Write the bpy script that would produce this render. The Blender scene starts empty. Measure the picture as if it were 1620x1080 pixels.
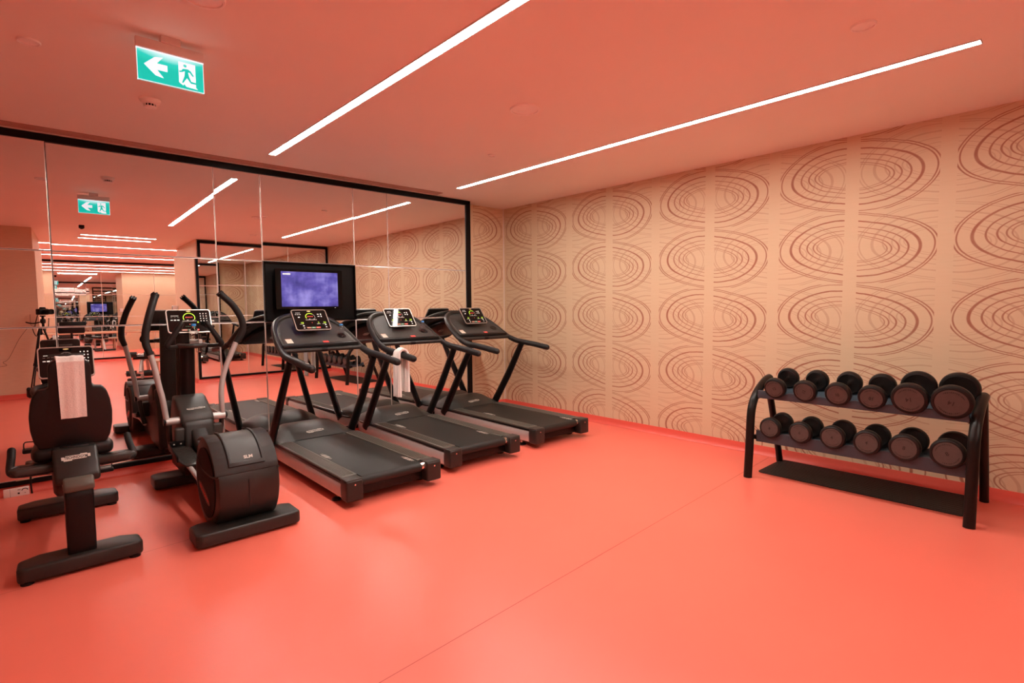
import bpy, bmesh, math, random
from mathutils import Vector, Matrix
random.seed(7)
R = math.radians
S = bpy.context.scene
COL = S.collection

# ------------------------------------------------------------------ camera, world, exposure
H = 1.40                      # lens height
W = 5.032                     # patterned wall (plane x = W)
D = 5.677                     # wall behind the mirror (plane y = D)
YM = 5.52                     # face of the mirror
C = 2.751                     # ceiling
cam = bpy.data.cameras.new('camera')
cam.sensor_width = 36.0
cam.sensor_fit = 'HORIZONTAL'
cam.lens = 846.91 / 1620 * 36
cam.clip_start = 0.02
camo = bpy.data.objects.new('camera', cam)
COL.objects.link(camo)
r_ = Vector((0.73871, -0.673963, -0.008919)); u_ = Vector((0.050651, 0.042313, 0.99782)); f_ = Vector((0.672117, 0.737552, -0.065394))
M_ = Matrix(((r_.x, u_.x, -f_.x, 0), (r_.y, u_.y, -f_.y, 0), (r_.z, u_.z, -f_.z, H), (0, 0, 0, 1)))
camo.matrix_world = M_
S.camera = camo
w = bpy.data.worlds.new('world'); S.world = w
w.use_nodes = True
w.node_tree.nodes['Background'].inputs[0].default_value = (0.9, 0.85, 0.8, 1)
w.node_tree.nodes['Background'].inputs[1].default_value = 0.0
S.view_settings.view_transform = 'Standard'
S.view_settings.look = 'None'
S.view_settings.gamma = 1
S.view_settings.use_curve_mapping = False
S.view_settings.exposure = 0.0
LIGHT = 100.0                  # radiance of the strip diffusers
cy = S.cycles
cy.max_bounces = 14; cy.diffuse_bounces = 6; cy.glossy_bounces = 12; cy.transmission_bounces = 8
cy.transparent_max_bounces = 8
cy.use_denoising = True
cy.sample_clamp_indirect = 30.0
cy.caustics_reflective = True
cy.blur_glossy = 0.3

# ------------------------------------------------------------------ materials
def srgb(r, g, b):
    f = lambda c: (c / 255 / 12.92) if c / 255 <= 0.04045 else ((c / 255 + 0.055) / 1.055) ** 2.4
    return (f(r), f(g), f(b), 1)

def mat(name, col, rough=0.5, metal=0.0, emit=None, es=0.0, spec=0.5, coat=0.0, noise=0.0, nscale=40, bump=0.0, trans=0.0, ior=1.45, alpha=1.0, aniso=None):
    m = bpy.data.materials.new(name); m.use_nodes = True
    nt = m.node_tree; b = nt.nodes['Principled BSDF']
    b.inputs['Base Color'].default_value = col if len(col) == 4 else (*col, 1)
    b.inputs['Roughness'].default_value = rough
    b.inputs['Metallic'].default_value = metal
    b.inputs['Specular IOR Level'].default_value = spec
    b.inputs['Coat Weight'].default_value = coat
    b.inputs['Transmission Weight'].default_value = trans
    b.inputs['IOR'].default_value = ior
    if emit:
        b.inputs['Emission Color'].default_value = emit if len(emit) == 4 else (*emit, 1)
        b.inputs['Emission Strength'].default_value = es
    if noise or bump:
        tc = nt.nodes.new('ShaderNodeTexCoord')
        mp = nt.nodes.new('ShaderNodeMapping')
        if aniso: mp.inputs['Scale'].default_value = aniso
        n = nt.nodes.new('ShaderNodeTexNoise'); n.inputs['Scale'].default_value = nscale; n.inputs['Detail'].default_value = 4
        nt.links.new(tc.outputs['Object'], mp.inputs['Vector']); nt.links.new(mp.outputs[0], n.inputs['Vector'])
        if noise:
            mx = nt.nodes.new('ShaderNodeMix'); mx.data_type = 'RGBA'; mx.blend_type = 'MULTIPLY'
            mr = nt.nodes.new('ShaderNodeMapRange'); mr.inputs['From Min'].default_value = 0.3; mr.inputs['From Max'].default_value = 0.7
            mr.inputs['To Min'].default_value = 1 - noise; mr.inputs['To Max'].default_value = 1.0
            nt.links.new(n.outputs['Fac'], mr.inputs['Value'])
            mx.inputs[0].default_value = 1.0
            mx.inputs[6].default_value = b.inputs['Base Color'].default_value
            nt.links.new(mr.outputs[0], mx.inputs[7])
            nt.links.new(mx.outputs[2], b.inputs['Base Color'])
        if bump:
            bp = nt.nodes.new('ShaderNodeBump'); bp.inputs['Strength'].default_value = bump; bp.inputs['Distance'].default_value = 0.002
            nt.links.new(n.outputs['Fac'], bp.inputs['Height']); nt.links.new(bp.outputs[0], b.inputs['Normal'])
    return m

MT = {}
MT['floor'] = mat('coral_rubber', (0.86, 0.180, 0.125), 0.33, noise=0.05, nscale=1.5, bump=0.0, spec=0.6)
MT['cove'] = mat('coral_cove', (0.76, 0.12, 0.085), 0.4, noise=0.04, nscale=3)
MT['seam'] = mat('coral_seam', (0.50, 0.07, 0.05), 0.5, noise=0.05)
MT['ceiling'] = mat('ceiling_paint', (0.86, 0.78, 0.70), 0.75, noise=0.03, nscale=1.2)
MT['slot'] = mat('slot_paint', (0.42, 0.25, 0.19), 0.6, noise=0.04)
MT['plain'] = mat('tan_paper', (0.70, 0.49, 0.34), 0.6, noise=0.10, nscale=9, aniso=(1, 1, 14))
MT['mirror'] = mat('mirror_glass', (0.86, 0.87, 0.86), 0.0, metal=1.0, noise=0.01, nscale=1)
MT['mirror_edge'] = mat('mirror_bevel', (0.92, 0.86, 0.80), 0.25, metal=0.35, noise=0.02)
MT['blackframe'] = mat('black_metal', (0.004, 0.003, 0.003), 0.4, noise=0.05, spec=0.2)
MT['diffuser'] = mat('light_diffuser', (0.9, 0.9, 0.9), 0.5, emit=(1.0, 0.93, 0.85), es=LIGHT, noise=0.01)
MT['diffuser_rear'] = mat('light_diffuser_rear', (0.9, 0.9, 0.9), 0.5, emit=(1.0, 0.93, 0.85), es=LIGHT * 0.5, noise=0.01)
MT['fitting'] = mat('fitting_plastic', (0.88, 0.84, 0.80), 0.5, noise=0.03)
MT['housing'] = mat('light_housing', (0.7, 0.68, 0.66), 0.4, noise=0.03)
MT['whiteplastic'] = mat('white_plastic', (0.72, 0.64, 0.60), 0.45, noise=0.03)
MT['charcoal'] = mat('charcoal_plastic', (0.021, 0.019, 0.0165), 0.38, noise=0.12, nscale=60, bump=0.08, spec=0.5)
MT['graphite'] = mat('graphite_plastic', (0.042, 0.038, 0.033), 0.42, noise=0.08, nscale=50, bump=0.06, spec=0.4)
MT['black'] = mat('black_plastic', (0.006, 0.005, 0.005), 0.35, noise=0.05, spec=0.3)
MT['gloss'] = mat('gloss_black', (0.004, 0.003, 0.003), 0.10, noise=0.02, spec=0.3)
MT['darkwine'] = mat('dark_column', (0.009, 0.004, 0.004), 0.3, noise=0.05, spec=0.3)
MT['rubber'] = mat('rubber', (0.015, 0.013, 0.012), 0.55, noise=0.15, nscale=80, bump=0.2, spec=0.35)
MT['belt'] = mat('belt_rubber', (0.017, 0.016, 0.014), 0.5, noise=0.12, nscale=120, bump=0.25, spec=0.4)
MT['tread_strip'] = mat('foot_strip', (0.10, 0.092, 0.074), 0.38, noise=0.06, nscale=30)
MT['silver'] = mat('silver_metal', (0.56, 0.55, 0.53), 0.38, metal=0.35, noise=0.05, nscale=20)
MT['chrome'] = mat('chrome', (0.75, 0.73, 0.70), 0.12, metal=1.0, noise=0.02)
MT['side_plastic'] = mat('side_plastic', (0.010, 0.008, 0.007), 0.65, noise=0.05, spec=0.2)
MT['rim'] = mat('display_rim', (0.55, 0.50, 0.44), 0.3, metal=0.6, noise=0.02)
MT['glass'] = mat('display_glass', (0.005, 0.005, 0.005), 0.05, noise=0.01)
MT['lime'] = mat('lime_light', (0.3, 0.5, 0.02), 0.5, emit=(0.45, 0.75, 0.03), es=1.1)
MT['icon'] = mat('icon_light', (0.6, 0.6, 0.55), 0.5, emit=(0.85, 0.85, 0.75), es=0.55)
MT['red'] = mat('red_light', (0.5, 0.05, 0.03), 0.5, emit=(0.7, 0.06, 0.04), es=0.5)
MT['amber'] = mat('amber_badge', (0.7, 0.5, 0.2), 0.5, emit=(0.8, 0.55, 0.22), es=0.5)
MT['greykey'] = mat('grey_key', (0.20, 0.19, 0.17), 0.5, noise=0.03)
MT['redlabel'] = mat('red_label', (0.75, 0.09, 0.07), 0.5, noise=0.03)
MT['orangekey'] = mat('orange_key', (0.45, 0.20, 0.13), 0.5, noise=0.03)
MT['greenkey'] = mat('green_key', (0.10, 0.30, 0.17), 0.5, noise=0.03)
MT['paper'] = mat('paper', (0.66, 0.60, 0.50), 0.7, noise=0.06, nscale=30)
MT['badge'] = mat('badge_white', (0.62, 0.57, 0.50), 0.45, noise=0.03)
MT['ink'] = mat('ink', (0.02, 0.015, 0.012), 0.5, noise=0.03)
MT['towel'] = mat('towel_cotton', (0.88, 0.85, 0.80), 0.95, noise=0.12, nscale=160, bump=0.9)
MT['rack'] = mat('rack_steel', (0.008, 0.006, 0.005), 0.35, noise=0.06, spec=0.3)
MT['tray'] = mat('rack_tray', (0.045, 0.066, 0.085), 0.45, noise=0.08)
MT['dumb'] = mat('dumbbell_rubber', (0.009, 0.007, 0.006), 0.45, noise=0.1, nscale=60, bump=0.15, spec=0.35)
MT['plate'] = mat('dumbbell_face', (0.090, 0.072, 0.064), 0.5, noise=0.10, nscale=30, spec=0.3)
MT['wood'] = mat('pale_wood', (0.62, 0.42, 0.28), 0.5, noise=0.2, nscale=6, aniso=(1, 12, 12))
MT['vinyl'] = mat('seat_vinyl', (0.011, 0.008, 0.0075), 0.45, noise=0.1, nscale=40, bump=0.1, spec=0.35)
MT['bluecap'] = mat('blue_cap', (0.06, 0.30, 0.70), 0.4, noise=0.03)
MT['bottle'] = mat('clear_pet', (0.90, 0.95, 0.96), 0.04, trans=1.0, ior=1.40, noise=0.01)
MT['signwhite'] = mat('sign_white', (0.8, 0.85, 0.87), 0.5, emit=(0.80, 0.86, 0.95), es=0.95)
MT['brownbadge'] = mat('brown_badge', (0.13, 0.06, 0.045), 0.45, noise=0.05)
MT['socket'] = mat('socket_plastic', (0.78, 0.66, 0.60), 0.4, noise=0.03)
MT['tape'] = mat('tan_tape', (0.62, 0.40, 0.22), 0.6, noise=0.08)

def sign_mat():
    # back-lit acrylic: a lamp in the top edge, so the panel glows stronger near its upper edge
    m = mat('sign_green', (0.0, 0.45, 0.36), 0.4)
    nt = m.node_tree; b = nt.nodes['Principled BSDF']
    tc = nt.nodes.new('ShaderNodeTexCoord'); sp = nt.nodes.new('ShaderNodeSeparateXYZ')
    nt.links.new(tc.outputs['Object'], sp.inputs[0])
    wv = nt.nodes.new('ShaderNodeMath'); wv.operation = 'MULTIPLY'; wv.inputs[1].default_value = 14
    nt.links.new(sp.outputs['X'], wv.inputs[0])
    sn = nt.nodes.new('ShaderNodeMath'); sn.operation = 'COSINE'; nt.links.new(wv.outputs[0], sn.inputs[0])
    ml = nt.nodes.new('ShaderNodeMath'); ml.operation = 'MULTIPLY_ADD'; ml.inputs[1].default_value = 0.02
    nt.links.new(sn.outputs[0], ml.inputs[0]); nt.links.new(sp.outputs['Z'], ml.inputs[2])
    mr = nt.nodes.new('ShaderNodeMapRange'); mr.inputs['From Min'].default_value = -0.138; mr.inputs['From Max'].default_value = -0.07
    nt.links.new(ml.outputs[0], mr.inputs['Value'])
    rp = nt.nodes.new('ShaderNodeValToRGB')
    rp.color_ramp.elements[0].color = (0.0, 0.50, 0.42, 1); rp.color_ramp.elements[1].color = (0.75, 0.95, 1.0, 1)
    e = rp.color_ramp.elements.new(0.5); e.color = (0.02, 0.62, 0.52, 1)
    nt.links.new(mr.outputs[0], rp.inputs[0]); nt.links.new(rp.outputs[0], b.inputs['Emission Color'])
    b.inputs['Emission Strength'].default_value = 0.95
    return m
MT['signgreen'] = sign_mat()

def tv_mat():
    m = mat('tv_picture', (0.01, 0.01, 0.02), 0.15)
    nt = m.node_tree; b = nt.nodes['Principled BSDF']
    tc = nt.nodes.new('ShaderNodeTexCoord')
    mp = nt.nodes.new('ShaderNodeMapping'); mp.inputs['Scale'].default_value = (1.0, 1, 1.3)
    n = nt.nodes.new('ShaderNodeTexNoise'); n.inputs['Scale'].default_value = 5; n.inputs['Detail'].default_value = 3
    n2 = nt.nodes.new('ShaderNodeTexNoise'); n2.inputs['Scale'].default_value = 3; n2.inputs['Detail'].default_value = 2
    mp2 = nt.nodes.new('ShaderNodeMapping'); mp2.inputs['Scale'].default_value = (4, 1, 1)
    nt.links.new(tc.outputs['Object'], mp.inputs[0]); nt.links.new(mp.outputs[0], n.inputs[0])
    nt.links.new(tc.outputs['Object'], mp2.inputs[0]); nt.links.new(mp2.outputs[0], n2.inputs[0])
    ad = nt.nodes.new('ShaderNodeMath'); ad.operation = 'MULTIPLY_ADD'; ad.inputs[1].default_value = 0.4
    nt.links.new(n2.outputs['Fac'], ad.inputs[0]); nt.links.new(n.outputs['Fac'], ad.inputs[2])
    rp = nt.nodes.new('ShaderNodeValToRGB')
    rp.color_ramp.elements[0].position = 0.45; rp.color_ramp.elements[0].color = (0.015, 0.014, 0.11, 1)
    rp.color_ramp.elements[1].position = 0.98; rp.color_ramp.elements[1].color = (0.35, 0.30, 0.72, 1)
    e = rp.color_ramp.elements.new(0.68); e.color = (0.10, 0.08, 0.38, 1)
    nt.links.new(ad.outputs[0], rp.inputs[0]); nt.links.new(rp.outputs[0], b.inputs['Emission Color'])
    b.inputs['Emission Strength'].default_value = 1.1
    return m
MT['tvpic'] = tv_mat()

def wallpaper(name, axis, u0, v0=1.85, pu=1.2235, pv=0.5785, flip=1.0):
    """printed ellipses: axis = object-space axis that runs along the wall"""
    m = mat(name, (0.7, 0.4, 0.22), 0.62)
    nt = m.node_tree; N = nt.nodes; L = nt.links; b = N['Principled BSDF']
    def op(o, a, b_=None, c=None):
        n = N.new('ShaderNodeMath'); n.operation = o
        for i, v in enumerate((a, b_, c)):
            if v is None: continue
            if isinstance(v, (int, float)): n.inputs[i].default_value = v
            else: L.new(v, n.inputs[i])
        return n.outputs[0]
    tc = N.new('ShaderNodeTexCoord'); sp = N.new('ShaderNodeSeparateXYZ'); L.new(tc.outputs['Object'], sp.inputs[0])
    wn = N.new('ShaderNodeTexNoise'); wn.inputs['Scale'].default_value = 9; wn.inputs['Detail'].default_value = 3
    L.new(tc.outputs['Object'], wn.inputs['Vector'])
    wob = op('MULTIPLY', op('SUBTRACT', wn.outputs['Fac'], 0.5), 0.014)
    uu = op('MULTIPLY', op('SUBTRACT', sp.outputs[axis], u0), flip)
    vv = op('SUBTRACT', sp.outputs['Z'], v0)
    def wrap(x, p):      # to [-p/2, p/2]
        return op('SUBTRACT', op('FLOORED_MODULO', op('ADD', x, p / 2), p), p / 2)
    def family(u, v, strength):
        au = op('ABSOLUTE', u)
        # slight tilt of the rings that fades towards the tips
        sh = op('MULTIPLY', op('MULTIPLY', u, 0.16), op('SUBTRACT', 1.0, op('MULTIPLY', au, 1.6)))
        v1 = op('ADD', op('SUBTRACT', v, sh), wob)
        v2 = op('MULTIPLY', v1, v1)
        tot = None
        for a, b2, wd, s, ex in ((.572, .289, .0036, .95, 2.0), (.551, .275, .0036, .95, 2.0), (.463, .223, .0070, 1.0, 1.95), (.390, .177, .0040, .95, 1.85),
                            (.330, .141, .0036, .95, 1.75), (.281, .113, .0032, .9, 1.7), (.252, .100, .0026, .75, 1.65)):
            q = op('ADD', op('POWER', op('DIVIDE', au, a), ex), op('DIVIDE', v2, b2 * b2))
            rr = op('SQRT', q)
            # distance ~ |r-1| * local scale (between b at the top and a at the tip)
            loc = op('ADD', b2, op('MULTIPLY', op('DIVIDE', au, a), (a - b2) * 0.75))
            dd = op('MULTIPLY', op('ABSOLUTE', op('SUBTRACT', rr, 1.0)), loc)
            wid = op('MULTIPLY', op('ADD', 1.0, op('MULTIPLY', op('DIVIDE', au, a), 0.7)), wd)
            t = op('SUBTRACT', 1.0, op('DIVIDE', dd, wid))
            t = op('MULTIPLY', op('MINIMUM', op('MAXIMUM', op('MULTIPLY', t, 2.0), 0.0), 1.0), s * strength)
            tot = t if tot is None else op('MAXIMUM', tot, t)
        return tot
    v = wrap(vv, pv)
    u1 = wrap(uu, pu)
    u2 = wrap(op('ADD', uu, pu / 2), pu)
    f1 = family(u1, v, 1.0)
    f2 = family(u2, v, 0.36)
    f = op('MAXIMUM', f1, f2)
    us = wrap(uu, pu / 2)                                    # plain stripes through centres and gaps
    band = op('GREATER_THAN', op('ABSOLUTE', us), 0.049)
    f = op('MULTIPLY', f, band)
    fade = N.new('ShaderNodeTexNoise'); fade.inputs['Scale'].default_value = 14; L.new(tc.outputs['Object'], fade.inputs['Vector'])
    f = op('MULTIPLY', f, op('ADD', 0.72, op('MULTIPLY', fade.outputs['Fac'], 0.45)))
    fine = N.new('ShaderNodeTexNoise'); fine.inputs['Scale'].default_value = 7; fine.inputs['Detail'].default_value = 5
    mp = N.new('ShaderNodeMapping'); mp.inputs['Scale'].default_value = (1, 1, 12)
    L.new(tc.outputs['Object'], mp.inputs[0]); L.new(mp.outputs[0], fine.inputs['Vector'])
    base = N.new('ShaderNodeMix'); base.data_type = 'RGBA'
    base.inputs[6].default_value = (0.62, 0.475, 0.305, 1); base.inputs[7].default_value = (0.655, 0.51, 0.335, 1)
    L.new(fine.outputs['Fac'], base.inputs[0])
    lw = N.new('ShaderNodeMix'); lw.data_type = 'RGBA'
    L.new(f, lw.inputs[0]); L.new(base.outputs[2], lw.inputs[6]); lw.inputs[7].default_value = (0.34, 0.130, 0.075, 1)
    L.new(lw.outputs[2], b.inputs['Base Color'])
    return m
MT['paper_right'] = wallpaper('wallpaper_right', 'Y', 1.397)
MT['paper_back'] = wallpaper('wallpaper_back', 'X', 4.44)

# ------------------------------------------------------------------ mesh helpers
class MB:
    def __init__(self): self.bm = bmesh.new(); self.mi = 0
    def _tagm(self, faces):
        for f in faces: f.material_index = self.mi
    def box(self, c, s, rot=None, bev=0.0, seg=2, taper=None):
        t = bmesh.new(); bmesh.ops.create_cube(t, size=1.0)
        for v in t.verts:
            v.co = Vector((v.co.x * s[0], v.co.y * s[1], v.co.z * s[2]))
            if taper and v.co.z > 0: v.co.x *= taper[0]; v.co.y *= taper[1]
        if bev: bmesh.ops.bevel(t, geom=t.edges[:], offset=bev, segments=seg, affect='EDGES', profile=0.5)
        m = Matrix.Translation(c)
        if rot: m = m @ Matrix.Rotation(rot[2], 4, 'Z') @ Matrix.Rotation(rot[1], 4, 'Y') @ Matrix.Rotation(rot[0], 4, 'X')
        bmesh.ops.transform(t, matrix=m, verts=t.verts)
        self.merge(t); return self
    def merge(self, t):
        vs = [self.bm.verts.new(v.co) for v in t.verts]
        t.verts.index_update()
        for f in t.faces:
            try:
                nf = self.bm.faces.new([vs[v.index] for v in f.verts]); nf.material_index = self.mi
            except ValueError: pass
        t.free()
    def ring_mesh(self, rings, closed=True, cap=True):
        """rings: list of lists of points, skinned"""
        vr = [[self.bm.verts.new(p) for p in r] for r in rings]
        n = len(rings[0])
        for a, b in zip(vr, vr[1:]):
            for i in range(n if closed else n - 1):
                j = (i + 1) % n
                f = self.bm.faces.new((a[i], a[j], b[j], b[i])); f.material_index = self.mi
        if cap and closed:
            f = self.bm.faces.new(list(reversed(vr[0]))); f.material_index = self.mi
            f = self.bm.faces.new(vr[-1]); f.material_index = self.mi
        return self
    def tube(self, path, r, seg=12, smooth=0, closed=False, round_end=False, up=None, ry=None):
        P = [Vector(p) for p in path]
        rad = list(r) if isinstance(r, (list, tuple)) else [r] * len(P)
        if smooth:
            Q, RR = [], []
            n = len(P)
            for i in range(n if closed else n - 1):
                if closed: p0, p1, p2, p3 = P[(i - 1) % n], P[i], P[(i + 1) % n], P[(i + 2) % n]
                else: p0, p1, p2, p3 = P[max(i - 1, 0)], P[i], P[i + 1], P[min(i + 2, n - 1)]
                for k in range(smooth):
                    t = k / smooth
                    Q.append(0.5 * ((2 * p1) + (-p0 + p2) * t + (2 * p0 - 5 * p1 + 4 * p2 - p3) * t * t + (-p0 + 3 * p1 - 3 * p2 + p3) * t ** 3))
                    RR.append(rad[i] * (1 - t) + rad[(i + 1) % n] * t)
            if not closed: Q.append(P[-1]); RR.append(rad[-1])
            P, rad = Q, RR
        if round_end and not closed:
            for end in (0, 1):
                a, b = (P[0], P[1]) if end == 0 else (P[-1], P[-2])
                d = (a - b).normalized(); rr = rad[0] if end == 0 else rad[-1]
                add = [(a + d * rr * math.sin(t), rr * math.cos(t)) for t in (0.5, 0.95, 1.3, 1.5)]
                if end == 0:
                    P = [x[0] for x in reversed(add)] + P; rad = [x[1] for x in reversed(add)] + rad
                else:
                    P = P + [x[0] for x in add]; rad = rad + [x[1] for x in add]
        n = len(P); rings = []; prev = None
        for i in range(n):
            if closed: t = (P[(i + 1) % n] - P[(i - 1) % n]).normalized()
            else: t = (P[min(i + 1, n - 1)] - P[max(i - 1, 0)]).normalized()
            if prev is None:
                a = Vector(up) if up else (Vector((0, 0, 1)) if abs(t.z) < 0.9 else Vector((0, 1, 0)))
            else: a = prev
            a = (a - t * a.dot(t)).normalized(); prev = a
            b = t.cross(a)
            k = (ry if ry else 1.0)
            rings.append([P[i] + (a * math.cos(2 * math.pi * j / seg) * rad[i] + b * math.sin(2 * math.pi * j / seg) * rad[i] * k) for j in range(seg)])
        if closed:
            rings.append(rings[0])
            vr = [[self.bm.verts.new(p) for p in r] for r in rings[:-1]]
            for q in range(len(vr)):
                a, b = vr[q], vr[(q + 1) % len(vr)]
                for i in range(seg):
                    j = (i + 1) % seg
                    try: f = self.bm.faces.new((a[i], a[j], b[j], b[i])); f.material_index = self.mi
                    except ValueError: pass
        else: self.ring_mesh(rings)
        return self
    def lathe(self, prof, axis='Z', c=(0, 0, 0), seg=24, m=None):
        """prof = [(r, h)] along axis"""
        rings = []
        for r, h in prof:
            rr = max(r, 1e-4)
            ring = []
            for j in range(seg):
                a = 2 * math.pi * j / seg
                x, y = rr * math.cos(a), rr * math.sin(a)
                p = {'Z': (x, y, h), 'X': (h, x, y), 'Y': (y, h, x)}[axis]
                p = Vector(p)
                if m: p = m @ p
                ring.append(p + Vector(c))
            rings.append(ring)
        return self.ring_mesh(rings)
    def prism(self, poly, axis, d0, d1, bev=0.0, seg=2, m=None):
        """poly = 2D outline extruded from d0 to d1 along axis; X: (y,z)  Y: (x,z)  Z: (x,y)"""
        t = bmesh.new()
        def P(a, b, d): return {'X': (d, a, b), 'Y': (a, d, b), 'Z': (a, b, d)}[axis]
        lo = [t.verts.new(P(a, b, d0)) for a, b in poly]; hi = [t.verts.new(P(a, b, d1)) for a, b in poly]
        n = len(poly)
        t.faces.new(lo); t.faces.new(list(reversed(hi)))
        for i in range(n): t.faces.new((lo[i], hi[i], hi[(i + 1) % n], lo[(i + 1) % n]))
        bmesh.ops.recalc_face_normals(t, faces=t.faces)
        if bev: bmesh.ops.bevel(t, geom=t.edges[:], offset=bev, segments=seg, affect='EDGES', profile=0.5, clamp_overlap=True)
        if m: bmesh.ops.transform(t, matrix=m, verts=t.verts)
        self.merge(t); return self
    def quad(self, a, b, c, d):
        f = self.bm.faces.new([self.bm.verts.new(p) for p in (a, b, c, d)]); f.material_index = self.mi; return self
    def xform(self, m): bmesh.ops.transform(self.bm, matrix=m, verts=self.bm.verts); return self
    def build(self, name, mats, parent=None, sharp=32, loc=None, rot=None):
        bmesh.ops.recalc_face_normals(self.bm, faces=self.bm.faces)
        me = bpy.data.meshes.new(name); self.bm.to_mesh(me); self.bm.free()
        for mm in (mats if isinstance(mats, (list, tuple)) else [mats]): me.materials.append(MT[mm] if isinstance(mm, str) else mm)
        me.shade_smooth()
        try: me.set_sharp_from_angle(angle=R(sharp))
        except Exception: pass
        o = bpy.data.objects.new(name, me); COL.objects.link(o)
        if parent: o.parent = parent
        if loc: o.location = loc
        if rot: o.rotation_euler = rot
        return o

def rrect(w, h, r, n=5, cx=0, cy=0):
    pts = []
    for sx, sy, a0 in ((1, 1, 0), (-1, 1, 90), (-1, -1, 180), (1, -1, 270)):
        for k in range(n + 1):
            a = R(a0 + 90 * k / n)
            pts.append((cx + sx * (w / 2 - r) + r * math.cos(a), cy + sy * (h / 2 - r) + r * math.sin(a)))
    return pts
def oval(w, h, n=24, cx=0, cy=0): return [(cx + w / 2 * math.cos(2 * math.pi * k / n), cy + h / 2 * math.sin(2 * math.pi * k / n)) for k in range(n)]

def thing(name, label, cat, loc=(0, 0, 0), rz=0, group=None):
    o = bpy.data.objects.new(name, None); o.empty_display_size = 0.1; COL.objects.link(o)
    o.location = loc; o.rotation_euler = (0, 0, rz); tag(o, label, cat, group); return o
def tag(o, label=None, cat=None, group=None, kind=None):
    if label: o['label'] = label
    if cat: o['category'] = cat
    if group: o['group'] = group
    if kind: o['kind'] = kind
    return o
def struct(o): o['kind'] = 'structure'; return o
def copy_tree(o, parent=None, loc=None):
    c = o.copy(); COL.objects.link(c)
    if parent: c.parent = parent
    for ch in list(o.children): copy_tree(ch, c)
    if loc is not None: c.location = loc
    return c
def text_mesh(s, size, name='lettering', material='ink', parent=None, m=None, extrude=0.0006, sx=1.0, bold=0.0):
    cu = bpy.data.curves.new(name, 'FONT'); cu.body = s; cu.size = size; cu.align_x = 'CENTER'; cu.align_y = 'CENTER'
    cu.extrude = extrude; cu.offset = bold; cu.resolution_u = 3
    tmp = bpy.data.objects.new(name, cu); COL.objects.link(tmp)
    dg = bpy.context.evaluated_depsgraph_get()
    me = bpy.data.meshes.new_from_object(tmp.evaluated_get(dg))
    bpy.data.objects.remove(tmp)
    mm = (m or Matrix()) @ Matrix.Diagonal((sx, 1, 1, 1))
    me.transform(mm); me.materials.clear(); me.materials.append(MT[material]); me.name = name
    o = bpy.data.objects.new(name, me); COL.objects.link(o)
    if parent: o.parent = parent
    return o
def frame_m(o, x, y):
    """matrix whose X,Y axes are the given directions, origin o"""
    x = Vector(x).normalized(); y = Vector(y); y = (y - x * y.dot(x)).normalized(); z = x.cross(y)
    return Matrix(((x.x, y.x, z.x, o[0]), (x.y, y.y, z.y, o[1]), (x.z, y.z, z.z, o[2]), (0, 0, 0, 1)))

# ------------------------------------------------------------------ room shell
XL, YB, YE, YF = -3.2, -7.16, -0.46, -2.4      # left wall, far wall, opposite wall, back of the piers
JL, JR = -0.20, 2.32                            # jambs of the opening behind the photographer
struct(MB().box(((XL + W) / 2, (YB + D) / 2, -0.05), (W - XL + .4, D - YB + .4, 0.1)).build('floor', 'floor'))
fl = bpy.data.objects['floor']
def seam(a, b, w_=0.004):
    a, b = Vector(a), Vector(b); d = (b - a); n = Vector((-d.y, d.x, 0)).normalized() * w_ / 2
    m_ = MB(); m_.quad(a - n + Vector((0, 0, .0006)), b - n + Vector((0, 0, .0006)), b + n + Vector((0, 0, .0006)), a + n + Vector((0, 0, .0006)))
    return m_.build('floor_seam', 'seam', fl)
seam((-0.8, 1.66, 0), (4.97, 1.985, 0)); seam((-3.1, 3.33, 0), (0.9, 3.705, 0), 0.003); seam((-3.1, -1.2, 0), (4.97, -1.2, 0), 0.003)
struct(MB().box(((XL + W) / 2, (YB + D) / 2, C + 0.05), (W - XL + .4, D - YB + .4, 0.1)).build('ceiling', 'ceiling'))
struct(MB().box((W + .05, (YB + D) / 2, C / 2), (0.1, D - YB + .2, C)).build('wall_right', 'paper_right'))
struct(MB().box(((XL + W) / 2, D + .05, C / 2), (W - XL, 0.1, C)).build('wall_back', 'paper_back'))
struct(MB().box((XL - .05, (YB + D) / 2, C / 2), (0.1, D - YB + .2, C)).build('wall_left', 'plain'))
struct(MB().box(((XL + W) / 2, YB - .05, C / 2), (W - XL, 0.1, C)).build('wall_front', 'plain'))
struct(MB().box(((JR + W) / 2, (YE + YF) / 2, C / 2), (W - JR, YE - YF, C)).build('wall_pier_right', 'plain'))
struct(MB().box(((JL + XL) / 2, (YE + YF) / 2, C / 2), (JL - XL, YE - YF, C)).build('wall_pier_left', 'plain'))
# coved skirting, turned up from the floor covering
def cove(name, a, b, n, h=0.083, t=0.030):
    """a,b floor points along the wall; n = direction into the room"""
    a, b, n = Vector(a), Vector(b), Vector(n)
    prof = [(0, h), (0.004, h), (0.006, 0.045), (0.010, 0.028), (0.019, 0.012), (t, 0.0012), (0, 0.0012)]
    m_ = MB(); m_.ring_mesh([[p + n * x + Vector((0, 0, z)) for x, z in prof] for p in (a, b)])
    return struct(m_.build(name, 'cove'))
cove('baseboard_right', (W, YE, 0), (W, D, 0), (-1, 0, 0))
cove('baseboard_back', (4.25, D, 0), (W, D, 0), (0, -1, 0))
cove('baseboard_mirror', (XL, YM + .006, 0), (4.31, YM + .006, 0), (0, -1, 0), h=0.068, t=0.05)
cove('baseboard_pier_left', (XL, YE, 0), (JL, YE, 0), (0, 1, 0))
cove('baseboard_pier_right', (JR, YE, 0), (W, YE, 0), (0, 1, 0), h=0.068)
cove('baseboard_front', (XL, YB, 0), (W, YB, 0), (0, 1, 0), h=0.068)
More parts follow.
